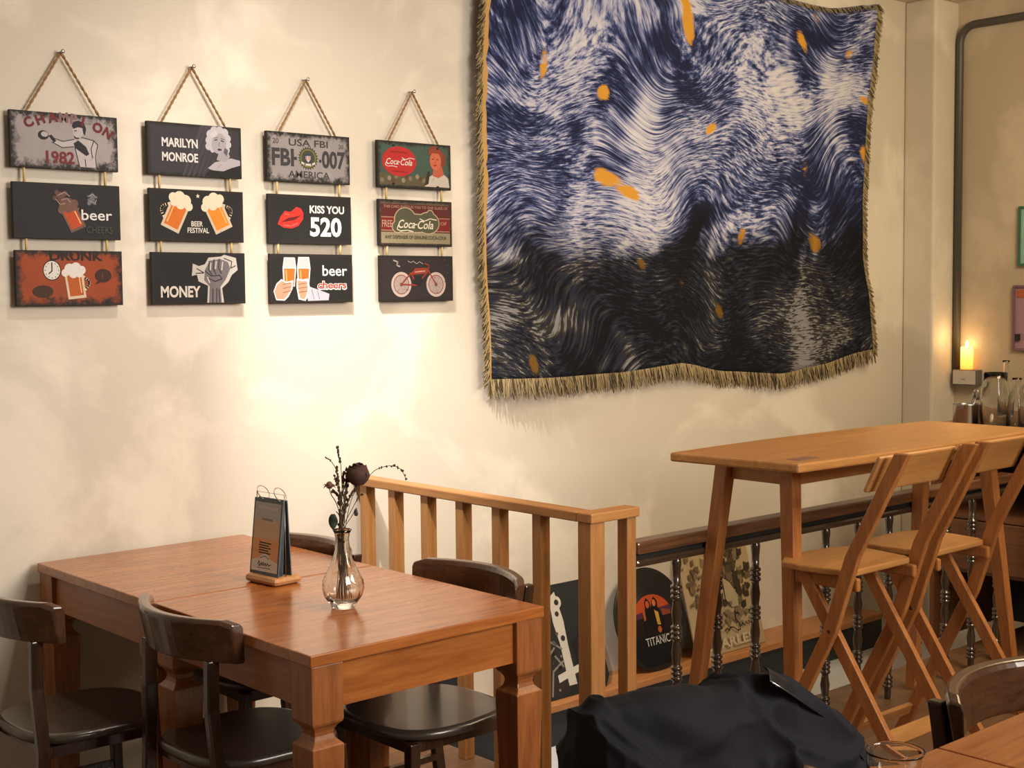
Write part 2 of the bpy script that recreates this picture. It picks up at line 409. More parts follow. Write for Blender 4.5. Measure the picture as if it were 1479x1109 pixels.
# ------------------------------------------------------------------ bar table
bt = thing('bar_table', 'high narrow light wooden bar table with splayed legs', 'table', (3.96, 2.655, 0))
pts = []
for k in range(25):
    a = -1+2*k/24; pts.append((a*.74, -.235-.025*(1-a*a)))
for k in range(25):
    a = 1-2*k/24; pts.append((a*.74, .225+.035*(1-a*a)))
pts[0] = (-.70, -.238)
MB().prism(pts, 1.022, 1.05).build('tabletop', MT['bar_x'], bt, bevel=.006)
MB().box((-.52, -.09, .955), (.61, -.07, 1.0215)).build('apron', MT['bar_x'], bt)
MB().box((-.52, .145, .955), (.61, .165, 1.0215)).build('apron', MT['bar_x'], bt)
for sx in (-1, 1):
    MB().box((sx*.565+.033, -.0695, .955), (sx*.565+.057, .1445, 1.0215)).build('apron', MT['bar_x'], bt)
    for sy in (-1, 1):
        MB().bar((sx*.575+.045, .045+sy*.125, 1.0215), (sx*.665+.045, .045+sy*.217-.0, 0), .046, .05, (1, 0, 0), .8).build('leg', MT['bar_z'], bt, bevel=.003)
sk = MB().prism([(-.052, -.025), (.052, -.025), (.052, .025), (-.052, .025)], 1.0502, 1.0508).build('table_sticker', flat('faded_sticker', (.22, .11, .07), .5), bt)
sk.location = (-.585, -.17, 0)
sk['label'] = 'faded sticker on the tabletop'
# ------------------------------------------------------------------ folding stools
def stool(label, loc):
    t = thing('folding_stool', label, 'stool', loc, 0)
    y0 = 2.30
    se = []
    for k in range(21):
        a = -PI+PI*k/20; se.append((.165*math.cos(a)*-1*-1, 0))
    pts = [(-.165, -.10), (-.145, -.125), (.145, -.125), (.165, -.10), (.185, .04), (.178, .11), (.12, .145), (0, .158), (-.12, .145), (-.178, .11), (-.185, .04)]
    MB().prism([(x, y+.115) for x, y in pts], .722, .742).build('seat', MT['bar_x'], t, bevel=.005)
    for s in (-1, 1):
        A = [(-.19, 1.10), (-.03, .79), (.045, .56), (.20, .25), (.325, .0)]
        m = MB(); vs = []; fs = []
        for y, z in A:
            for a, b in ((-1, -1), (1, -1), (1, 1), (-1, 1)): vs.append((s*.178+a*.011, y+b*.023, z))
        for i in range(len(A)-1):
            for k in range(4): fs.append((i*4+k, i*4+(k+1) % 4, (i+1)*4+(k+1) % 4, (i+1)*4+k))
        fs += [(3, 2, 1, 0), tuple(len(vs)-4+k for k in range(4))]
        m.add(vs, fs); m.build('back_leg', MT['bar_z'], t, bevel=.004)
        MB().bar((s*.150, .165, .72), (s*.150, -.30, 0), .022, .040, (1, 0, 0)).build('front_leg', MT['bar_z'], t, bevel=.003)
        MB().box((s*.150-.01-.003*s, -.03, .682), (s*.150+.01-.003*s, .19, .7215)).build('seat_bracket', MT['bar_z'], t, bevel=.006)
        bo = MB().lathe([(.006, 0), (.006, .004)], n=10).build('bolt', MT['boxdark'], t); bo.rotation_euler = (0, PI/2, 0); bo.location = (s*.189, .045, .56)
    for z, w in ((.10, .04), (.27, .045)):
        y = -.30+(z/.72)*.465
        MB().bar((-.14, y, z), (.14, y, z), w, .016, (0, .42, 1)).build('rung', MT['bar_x'], t, bevel=.002)
    MB().bar((-.168, .27, .12), (.168, .27, .12), .04, .016, (0, -.42, 1)).build('rung', MT['bar_x'], t, bevel=.002)
    MB().bar((-.2, -.103, 1.035), (.2, -.103, 1.035), .115, .014, (0, -.46, 1)).build('backrest', MT['bar_x'], t, bevel=.006)
    return t
st = stool('light wooden folding stool nearer the left, its seat beside the bar table leg', (3.50, 2.30, 0))
dup(st, (3.93, 2.30, 0), 0, 'light wooden folding stool farther right, cut by the frame edge')
# ------------------------------------------------------------------ prints
LET = {}
def glyphs(s, off=0.0):
    key = (s, off)
    if key not in LET:
        cu = bpy.data.curves.new('t', 'FONT'); cu.body = s; cu.size = 1; cu.offset = off; cu.align_x = 'LEFT'; cu.resolution_u = 3
        ob = bpy.data.objects.new('t', cu); COL.objects.link(ob)
        dg = bpy.context.evaluated_depsgraph_get(); dg.update()
        me = bpy.data.meshes.new_from_object(ob.evaluated_get(dg))
        vs = [v.co.copy() for v in me.vertices]; fs = [tuple(p.vertices) for p in me.polygons]
        bpy.data.objects.remove(ob); bpy.data.meshes.remove(me); bpy.data.curves.remove(cu)
        LET[key] = (vs, fs)
    return LET[key]
class Art(MB):
    """flat print, coordinates in mm from the sign's lower left; x right, z up, y toward viewer is negative"""
    def __init__(s, W=340, Hh=168, dep=.00006):
        super().__init__(); s.W = W; s.Hh = Hh; s.dep = dep; s.k = 1
    def P(s, x, y): return ((x-s.W/2)/1000, -s.dep*s.k, (y-s.Hh/2)/1000)
    def col(s, c): s.cur = lin(c); s.k += .5; return s
    def poly(s, pts, c):
        s.col(c); s.add([s.P(*p) for p in pts], [tuple(range(len(pts)))]); return s
    def disc(s, x, y, r, c, ry=None, n=28, wob=0, rot=0):
        ry = ry or r; pts = []
        for i in range(n):
            a = 2*PI*i/n; q = 1+wob*math.sin(i*2.4)*.5+(wob*.5 if i % 2 else 0)
            u, v = r*q*math.cos(a), ry*q*math.sin(a)
            pts.append((x+u*math.cos(rot)-v*math.sin(rot), y+u*math.sin(rot)+v*math.cos(rot)))
        return s.poly(pts, c)
    def line(s, pts, wd, c):
        s.col(c)
        for (x0, y0), (x1, y1) in zip(pts[:-1], pts[1:]):
            L = math.hypot(x1-x0, y1-y0) or 1; nx, ny = -(y1-y0)/L*wd/2, (x1-x0)/L*wd/2
            ex, ey = (x1-x0)/L*wd*.3, (y1-y0)/L*wd*.3
            s.add([s.P(x0+nx-ex, y0+ny-ey), s.P(x0-nx-ex, y0-ny-ey), s.P(x1-nx+ex, y1-ny+ey), s.P(x1+nx+ex, y1+ny+ey)], [(3, 2, 1, 0)])
        return s
    def text(s, t, x, y, size, c, width=None, shear=0, off=.02, rot=0):
        vs, fs = glyphs(t, off)
        if not vs: return s
        x0 = min(v.x for v in vs); x1 = max(v.x for v in vs); sx = size/.73
        kx = (width/(x1-x0)) if width else sx
        s.col(c); out = []
        for v in vs:
            a = (v.x-x0)*kx+v.y*sx*shear; b = v.y*sx
            out.append(s.P(x+a*math.cos(rot)-b*math.sin(rot), y+a*math.sin(rot)+b*math.cos(rot)))
        s.add(out, fs); return s
def mug(a, x, y, sc, rot, beer=(226, 120, 40), foam=(240, 230, 205), glassc=(222, 205, 180), flip=1):
    def T(pts): return [(x+flip*(u*math.cos(rot)-v*math.sin(rot))*sc, y+(u*math.sin(rot)+v*math.cos(rot))*sc) for u, v in pts]
    h = [(-14+-10*math.sin(PI*i/8), -12+24*i/8) for i in range(9)]
    a.line(T([(u-2, v) for u, v in h]), 4.5*sc, glassc)
    a.poly(T([(-17, -26), (17, -26), (19, 26), (-16, 26)]), glassc)
    a.poly(T([(-13, -21), (13, -21), (15, 18), (-12, 18)]), beer)
    for u, v, r in ((-14, 24, 8), (-4, 29, 10), (8, 28, 10), (17, 22, 7), (2, 20, 9), (-9, 17, 6)):
        p = T([(u, v)])[0]; a.disc(p[0], p[1], r*sc, foam, n=14)
    a.line(T([(-9, -16), (-8, 10)]), 2*sc, (250, 200, 140))
def s_champion(p, t):
    for i, ch in enumerate('CHAMPION'):
        u = i/7; t.text(ch, 52+u*236, 112+34*math.sin(PI*(u*.86+.07))-4, 29, (112, 36, 38) if i not in (3, 4) else (140, 105, 104), off=.05, rot=.55-1.15*u)
    t.text('1982', 108, 18, 36, (122, 40, 42), width=90, off=.03)
    ink = (38, 34, 48); skin = (196, 186, 190)
    p.poly([(214, 10), (205, 46), (196, 78), (212, 92), (232, 100), (262, 92), (274, 78), (270, 40), (268, 10)], skin)
    p.poly([(200, 72), (160, 66), (128, 80), (132, 92), (162, 84), (205, 92)], skin)
    p.disc(102, 99, 17, ink, 14); p.disc(106, 102, 11, (190, 180, 184), 8)
    p.poly([(118, 98), (134, 78), (142, 84), (128, 102)], ink)
    p.disc(212, 118, 17, skin, 21); p.poly([(192, 132), (198, 146), (214, 150), (232, 144), (238, 126), (234, 106), (228, 112), (226, 128), (212, 130), (198, 124)], ink)
    p.poly([(198, 104), (206, 98), (216, 99), (212, 94), (200, 95)], ink); p.line([(200, 118), (207, 119)], 3, ink)
    p.poly([(196, 80), (212, 90), (236, 72), (246, 50), (236, 44), (214, 58), (202, 66)], ink)
    for l in ([(274, 80), (266, 44), (268, 10)], [(200, 70), (206, 44), (214, 8)], [(262, 92), (252, 66), (256, 40)], [(232, 34), (234, 12)], [(222, 100), (262, 92), (274, 80)], [(132, 92), (162, 84), (198, 92)], [(128, 80), (160, 65), (196, 70)]): p.line(l, 2.6, ink)
def s_beer1(p, t):
    for i in range(26):
        a = random.random()*6.3; r = random.random()*17
        p.disc(248+r*math.cos(a), 126+r*math.sin(a)*1.1, 4+random.random()*3, (70+i*2, 68+i*2, 74+i*2), n=8)
    for i in range(24):
        a = random.random()*6.3; r = random.random()*22
        p.disc(148+r*math.cos(a), 128+r*math.sin(a)*.8, 5+random.random()*3, (92+i, 66+i//2, 58+i//2), n=8)
    mug(p, 186, 66, 1.55, -.42, (196, 78, 34), (118, 84, 72), (110, 88, 80), -1)
    for l in ([(140, 132), (160, 142), (176, 130)], [(150, 118), (168, 124), (178, 112)], [(132, 120), (146, 104), (160, 108)]): p.line(l, 3, (168, 140, 124))
    for l in ([(236, 132), (250, 140), (262, 128)], [(240, 118), (256, 112), (262, 122)]): p.line(l, 2.4, (168, 166, 170))
    t.text('beer', 212, 60, 33, (238, 236, 236), width=100, off=.01); t.text('CHEERS', 226, 20, 21, (66, 72, 62), width=86)
def s_orange(p, t):
    p.disc(112, 108, 29, (40, 32, 30), 31); p.disc(112, 108, 26, (235, 228, 220), 28)
    for i in range(12):
        a = i*PI/6; p.disc(112+21*math.cos(a), 108+23*math.sin(a), 1.8, (40, 32, 30), n=6)
    p.line([(112, 130), (112, 106), (102, 98)], 3.5, (30, 26, 26))
    mug(p, 186, 66, 1.7, -.10, (190, 96, 36), (236, 230, 226), (228, 205, 180), -1)
    p.disc(276, 92, 27, (64, 34, 26), 21); p.poly([(262, 80), (248, 64), (276, 74)], (64, 34, 26))
    p.disc(82, 44, 33, (70, 44, 28), 19, 6+6); p.poly([(96, 32), (108, 16), (80, 30)], (70, 44, 28))
    t.text('?', 270, 82, 18, (110, 60, 44)); t.text('DRUNK', 106, 139, 26, (44, 30, 26), width=170, off=.03)
def s_marilyn(p, t):
    for i in range(6): p.poly([(120+i*18, 0), (128+i*18, 0), (205+i*16, 168), (190+i*16, 168)], (72-i*2, 68-i*2, 78-i*2))
    p.poly([(214, 30), (240, 50), (300, 66), (334, 60), (334, 20), (226, 24)], (188, 182, 192))
    p.poly([(200, 4), (222, 26), (260, 18), (300, 34), (334, 44), (334, 4)], (28, 26, 30))
    p.poly([(246, 58), (258, 90), (288, 96), (296, 70), (280, 52)], (172, 166, 176))
    for x, y, r in ((222, 120, 15), (226, 140, 15), (240, 152, 15), (260, 154, 14), (278, 148, 14), (288, 130, 13), (290, 110, 12), (218, 100, 12), (286, 92, 10), (232, 90, 9)): p.disc(x, y, r, (202, 198, 208), n=14)
    p.disc(256, 112, 27, (178, 172, 182), 34, rot=-.2); p.disc(238, 140, 16, (214, 210, 218), 9, rot=.5)
    p.line([(240, 122), (250, 124)], 3.4, (42, 38, 46)); p.line([(264, 122), (274, 119)], 3.4, (42, 38, 46))
    p.line([(238, 129), (251, 131)], 2, (70, 64, 74)); p.line([(263, 129), (276, 126)], 2, (70, 64, 74))
    p.disc(258, 92, 8, (66, 48, 58), 3.6); p.line([(257, 116), (255, 104), (260, 103)], 1.8, (110, 104, 114))
    p.poly([(278, 100), (290, 92), (284, 72), (272, 84)], (100, 96, 106))
    t.text('MARILYN', 50, 92, 28, (236, 232, 232), width=128, off=.03); t.text('MONROE', 50, 46, 28, (236, 232, 232), width=128, off=.03)
def s_festival(p, t):
    mug(p, 90, 86, 2.0, -.42, (224, 118, 36)); mug(p, 246, 86, 2.0, -.42, (240, 146, 44), flip=-1)
    t.text('BEER', 146, 50, 17, (236, 230, 220), width=42); t.text('FESTIVAL', 132, 29, 17, (236, 230, 220), width=78)
    pts = []
    for i in range(10): a = PI/2+i*PI/5; r = 8 if i % 2 == 0 else 3.4; pts.append((172+r*math.cos(a), 148+r*math.sin(a)))
    p.poly(pts, (236, 230, 210))
def s_money(p, t):
    g = (206, 200, 196)
    p.poly([(196, 4), (200, 60), (166, 74), (160, 96), (142, 92), (146, 132), (168, 124), (190, 130), (204, 152), (250, 156), (262, 162), (306, 152), (312, 112), (290, 96), (276, 72), (252, 52), (258, 4)], g)
    k = (120, 112, 118)
    p.poly([(202, 4), (206, 58), (186, 78), (190, 112), (208, 142), (246, 148), (276, 138), (284, 116), (266, 80), (246, 56), (250, 4)], k)
    for l in ([(206, 140), (204, 112), (214, 96)], [(224, 146), (220, 116), (230, 98)], [(244, 148), (240, 120), (250, 100)], [(190, 108), (212, 92), (244, 94), (252, 82), (226, 74), (204, 84)], [(160, 116), (186, 102), (156, 100)], [(262, 150), (290, 140), (286, 118), (304, 126)], [(216, 4), (218, 50)], [(230, 4), (232, 52)], [(242, 6), (240, 48)]): p.line(l, 3.2, (38, 34, 44))
    for l in ([(212, 134), (210, 112)], [(232, 140), (229, 116)], [(256, 138), (252, 112)], [(198, 88), (206, 70)]): p.line(l, 4, (214, 208, 206))
    t.text('MONEY', 30, 24, 36, (232, 222, 214), width=142, off=.03)
def s_plate(p, t):
    c = (62, 60, 66)
    t.text('USA FBI', 88, 124, 24, c, width=160, off=.015); t.text('FBI', 20, 56, 58, c, width=88, off=.035); t.text('007', 222, 56, 58, c, width=98, off=.035)
    t.text('AMERICA', 84, 16, 24, c, width=170, off=.015); t.text('20', 24, 128, 18, (90, 84, 84), width=24); t.text('20', 292, 124, 16, (90, 84, 84), width=22)
    t.text('-', 108, 64, 56, c, width=12); t.text('-', 210, 60, 56, c, width=10)
    pts = []
    for i in range(48): a = i*PI/24; r = 42 if i % 2 == 0 else 34; pts.append((166+r*math.cos(a), 84+r*math.sin(a)))
    p.poly(pts, (70, 76, 52)); p.disc(166, 84, 31, (150, 128, 60)); p.disc(166, 84, 28, (66, 74, 56)); p.disc(166, 84, 17, (52, 60, 84))
    p.poly([(156, 92), (176, 92), (176, 80), (166, 70), (156, 80)], (215, 210, 205))
    for i in range(3): p.line([(159+i*7, 91), (159+i*7, 78)], 3, (172, 60, 52))
    p.line([(140, 68), (152, 62), (180, 62), (192, 68)], 7, (214, 208, 196))
def s_kiss(p, t):
    p.poly([(36, 66), (48, 92), (66, 112), (84, 108), (94, 112), (112, 126), (130, 122), (140, 106), (138, 84), (120, 62), (92, 52), (60, 54)], (204, 44, 36))
    p.poly([(48, 72), (80, 88), (104, 92), (134, 100), (106, 82), (76, 76)], (96, 16, 18)); p.line([(60, 62), (90, 60), (116, 70)], 4, (228, 92, 80)); p.line([(66, 102), (84, 98)], 4, (228, 92, 80))
    t.text('KISS YOU', 166, 108, 26, (236, 232, 230), width=144, off=.03); t.text('520', 166, 30, 64, (236, 232, 230), width=132, off=.035)
def s_cheers(p, t):
    o = (232, 226, 224); sk = (206, 152, 124)
    for gx, top in ((78, 156), (136, 158)):
        p.poly([(gx-26, 60), (gx-28, 120), (gx-22, top), (gx+22, top), (gx+27, 120), (gx+20, 56)], o)
        p.poly([(gx-21, 60), (gx-23, 118), (gx+22, 118), (gx+16, 58)], (220, 108, 40)); p.poly([(gx-23, 120), (gx-18, 153), (gx+18, 153), (gx+22, 120)], (196, 190, 190))
        p.line([(gx-12, 70), (gx-14, 112)], 4, (246, 178, 110))
    p.poly([(12, 40), (24, 66), (44, 82), (64, 72), (92, 78), (88, 48), (72, 22), (56, 8), (22, 10)], o); p.poly([(16, 40), (28, 64), (46, 76), (66, 66), (86, 70), (82, 46), (66, 24), (52, 12), (24, 14)], sk)
    p.poly([(104, 54), (106, 84), (128, 80), (152, 84), (160, 50), (150, 20), (140, 6), (112, 12)], o); p.poly([(110, 54), (110, 78), (130, 74), (146, 76), (150, 50), (144, 24), (134, 12), (118, 16)], sk)
    p.poly([(156, 56), (196, 44), (240, 30), (236, 8), (150, 6), (148, 20)], (190, 186, 200)); p.line([(166, 46), (176, 12)], 3, (130, 126, 144)); p.line([(190, 42), (198, 12)], 3, (130, 126, 144))
    for y in (64, 50, 36): p.line([(112, y), (148, y+4)], 2.4, (142, 86, 66)); p.line([(52, y), (82, y+6)], 2.4, (142, 86, 66))
    t.text('beer', 212, 94, 38, (238, 236, 236), width=104, off=.01); t.text('cheers', 189, 47, 28, (236, 228, 226), width=126, off=.075); t.text('cheers', 192, 49, 26, (208, 48, 34), width=120, off=.015)
def cola(t, x, y, sc, c):
    t.text('Coca', x, y, 23*sc, c, width=58*sc, shear=.28, off=.012); t.text('Cola', x+66*sc, y-1*sc, 23*sc, c, width=56*sc, shear=.28, off=.012)
    t.line([(x+2*sc, y+6*sc), (x-2*sc, y-4*sc), (x+10*sc, y-8*sc), (x+34*sc, y-6*sc), (x+52*sc, y-9*sc)], 2.6*sc, c)
    t.line([(x+76*sc, y+26*sc), (x+92*sc, y+20*sc), (x+112*sc, y+27*sc), (x+134*sc, y+24*sc)], 2.6*sc, c); t.line([(x+57*sc, y+10*sc), (x+66*sc, y+10*sc)], 3*sc, c)
def s_cola1(p, t):
    p.poly([(8, 10), (332, 10), (332, 40), (8, 52)], (96, 84, 62))
    for i in range(14): p.disc(20+i*16, 26+(i*37 % 22), 9, [(128, 118, 96), (84, 96, 70), (150, 140, 120), (90, 70, 54)][i % 4], n=9)
    p.disc(98, 96, 78, (190, 40, 42), 54, n=40); p.line([(58, 130), (136, 128)], 5, (150, 24, 30)); p.line([(64, 60), (134, 58)], 4, (150, 24, 30))
    p.poly([(214, 10), (236, 46), (262, 60), (300, 62), (326, 44), (332, 10)], (206, 196, 186)); p.poly([(252, 50), (256, 80), (296, 90), (306, 56), (280, 44)], (196, 96, 72))
    p.disc(266, 138, 34, (138, 60, 42), 22, rot=-.2); p.disc(300, 112, 14, (138, 60, 42), 26); p.disc(266, 106, 27, (208, 108, 80), 34); p.poly([(232, 128), (240, 146), (274, 152), (298, 138), (300, 120), (280, 134), (250, 134)], (150, 66, 44))
    p.line([(250, 112), (258, 113)], 3, (60, 34, 30)); p.line([(272, 112), (280, 112)], 3, (60, 34, 30)); p.disc(264, 90, 9, (176, 30, 34), 3); p.line([(266, 106), (264, 98)], 2, (160, 74, 56))
    p.poly([(212, 12), (228, 64), (238, 70), (240, 60), (232, 20)], (60, 42, 34))
    for x, y in ((70, 14), (276, 10), (72, 152), (276, 152)): p.disc(x, y, 7, (26, 24, 24), 4)
    cola(t, 36, 84, .98, (238, 226, 220))
def s_cola2(p, t):
    p.poly([(10, 10), (330, 10), (330, 50), (10, 50)], (150, 140, 112)); p.poly([(10, 50), (330, 50), (330, 152), (10, 152)], (94, 34, 34))
    for y in (104, 56): p.line([(12, y), (328, y)], 4, (170, 120, 100))
    p.poly([(10, 60), (70, 60), (70, 100), (10, 100)], (128, 30, 32)); p.poly([(270, 60), (330, 60), (330, 100), (270, 100)], (128, 30, 32))
    for r, c in ((4, (190, 168, 140)), (0, (84, 86, 66))):
        p.disc(120, 94, 48+r, c, 44+r); p.disc(226, 86, 50+r, c, 38+r); p.disc(170, 84, 80+r, c, 32+r); p.disc(236, 118, 14+r, c, 14+r)
        p.disc(84, 70, 22+r, c, 20+r)
    t.text('THIS CARD ENTITLES YOU TO ONE GLASS OF', 22, 138, 10, (176, 140, 124), width=296, off=.01)
    t.text('FREE', 14, 68, 26, (186, 150, 130), width=46, off=.01); t.text('OF', 284, 80, 12, (176, 140, 124), width=30)
    t.text('ANY DISPENSER OF GENUINE COCA-COLA', 26, 26, 13, (62, 56, 50), width=286, off=.02)
    cola(t, 84, 66, 1.35, (236, 226, 206))
def s_bike(p, t):
    for cx in (96, 258):
        p.disc(cx, 62, 46, (190, 172, 164), 46, n=32); p.disc(cx, 62, 36, (130, 52, 44), 36, n=32); p.disc(cx, 62, 33, (168, 150, 144), 33, n=32); p.disc(cx, 62, 7, (110, 48, 40))
        for i in range(8): a = i*PI/4+.2; p.line([(cx, 62), (cx+33*math.cos(a), 62+33*math.sin(a))], 1.2, (130, 114, 110))
    r = (142, 52, 40)
    for l in ([(96, 62), (140, 104), (220, 116), (258, 62)], [(96, 62), (168, 60), (216, 108)], [(140, 104), (168, 60)], [(220, 116), (226, 132), (206, 140)]): p.line(l, 5.5, r)
    p.poly([(140, 102), (160, 122), (214, 124), (228, 112), (204, 102), (150, 98)], r); p.disc(174, 76, 20, (30, 26, 28), 18); p.poly([(132, 110), (122, 120), (152, 124), (156, 114)], (52, 30, 28)); p.line([(160, 108), (206, 112)], 4, (190, 150, 130))
    t.line([(126, 148), (140, 142), (150, 148), (166, 138), (180, 146), (196, 138)], 2.5, (168, 160, 158)); t.line([(60, 150), (80, 144), (74, 132), (88, 128)], 5, (168, 160, 158))
    for i in range(30): p.disc(20+random.random()*300, 10+random.random()*145, 1+random.random()*1.6, (84, 76, 80), n=6)
COLS = [(1.624, (('champion', (186, 176, 178), 1.0, s_champion, 'worn pale boxing board reading 1982'), ('beer', (34, 32, 38), .25, s_beer1, 'dark board with tilted beer mug and the word beer'), ('orange', (176, 78, 34), .9, s_orange, 'orange board with clock and beer mug')), 'column of three hanging boards nearest the left edge, topped by a boxer'),
        (2.064, (('portrait', (62, 58, 68), .3, s_marilyn, 'grey board with white name and blonde woman portrait'), ('festival', (30, 28, 34), .2, s_festival, 'dark board with two clinking beer mugs'), ('money', (28, 27, 34), .2, s_money, 'dark board with raised fist and the word MONEY')), 'column of three hanging boards with clinking mugs in the middle'),
        (2.501, (('plate', (172, 164, 166), .8, s_plate, 'pale number plate board reading FBI 007'), ('kiss', (30, 29, 32), .2, s_kiss, 'dark board with red lips and 520'), ('cheers', (30, 29, 30), .2, s_cheers, 'dark board with two raised beer glasses')), 'column of three hanging boards topped by a number plate'),
        (2.962, (('soda', (72, 98, 88), .5, s_cola1, 'green board with red soda disc and woman'), ('card', (110, 96, 80), .4, s_cola2, 'maroon and olive soda advertisement board'), ('bicycle', (46, 38, 42), .35, s_bike, 'dark board with a red motor bicycle')), 'column of three hanging boards nearest the tapestry, with a bicycle at the bottom')]
ZT = (2.109, 1.898, 1.695)
for x0, signs, lab in COLS:
    xc = x0+.17
    t = thing('hanging_sign', lab, 'sign', (xc, D-.001, ZT[2]-.168), 0, 'hanging sign columns on the plaster wall')
    zb = ZT[2]-.168
    yf = -.030
    for i, (nm, g, worn, fn, bl_) in enumerate(signs):
        b = MB().box((-.17, 0, -.084), (.17, .014, .084)).build('board', board_mat('sign_face_'+nm, lin(g), (.022, .018, .017), worn), t, bevel=.0012)
        b.location = (.002*i, yf, ZT[i]-.084-zb); b['label'] = bl_
        p = Art(); q = Art(); fn(p, q)
        dk_ = (p.k+2)*p.dep; q.v = [(a_, b2-dk_, c_) for a_, b2, c_ in q.v]
        p.build('picture', MT['print'], b, colors=True); q.build('lettering', MT['print'], b, colors=True)
    nz = 2.293-zb
    ht = ZT[0]-zb
    def rope(a, bb):
        pts = [Vector(a).lerp(Vector(bb), k/30)+Vector((0, 0, 0)) for k in range(31)]
        m = MB()
        for ph in (0, PI):
            d = (Vector(bb)-Vector(a)).normalized(); u = Vector((0, 1, 0)); v = d.cross(u)
            m.tube([pp+(u*math.cos(ph+k*1.1)+v*math.sin(ph+k*1.1))*.0022 for k, pp in enumerate(pts)], .0026, 6)
        return m
    for s in (-1, 1):
        rope((0, yf+.012, nz), (s*.118, yf+.007, ht-.004)).build('rope', MT['rope'], t)
        for i in (0, 1):
            MB().tube([(s*.128, yf+.007, ZT[i]-.168-zb+.004), (s*.128, yf+.007, ZT[i+1]-zb-.004)], .0042, 8).build('cord', MT['string'], t)
    n_ = MB().lathe([(.0022, 0), (.0022, .030), (.006, .031), (.007, .033), (.004, .036)], n=10).build('nail', MT['steel'], t)
    n_.rotation_euler = (PI/2, 0, 0); n_.location = (0, 0, nz+.002)
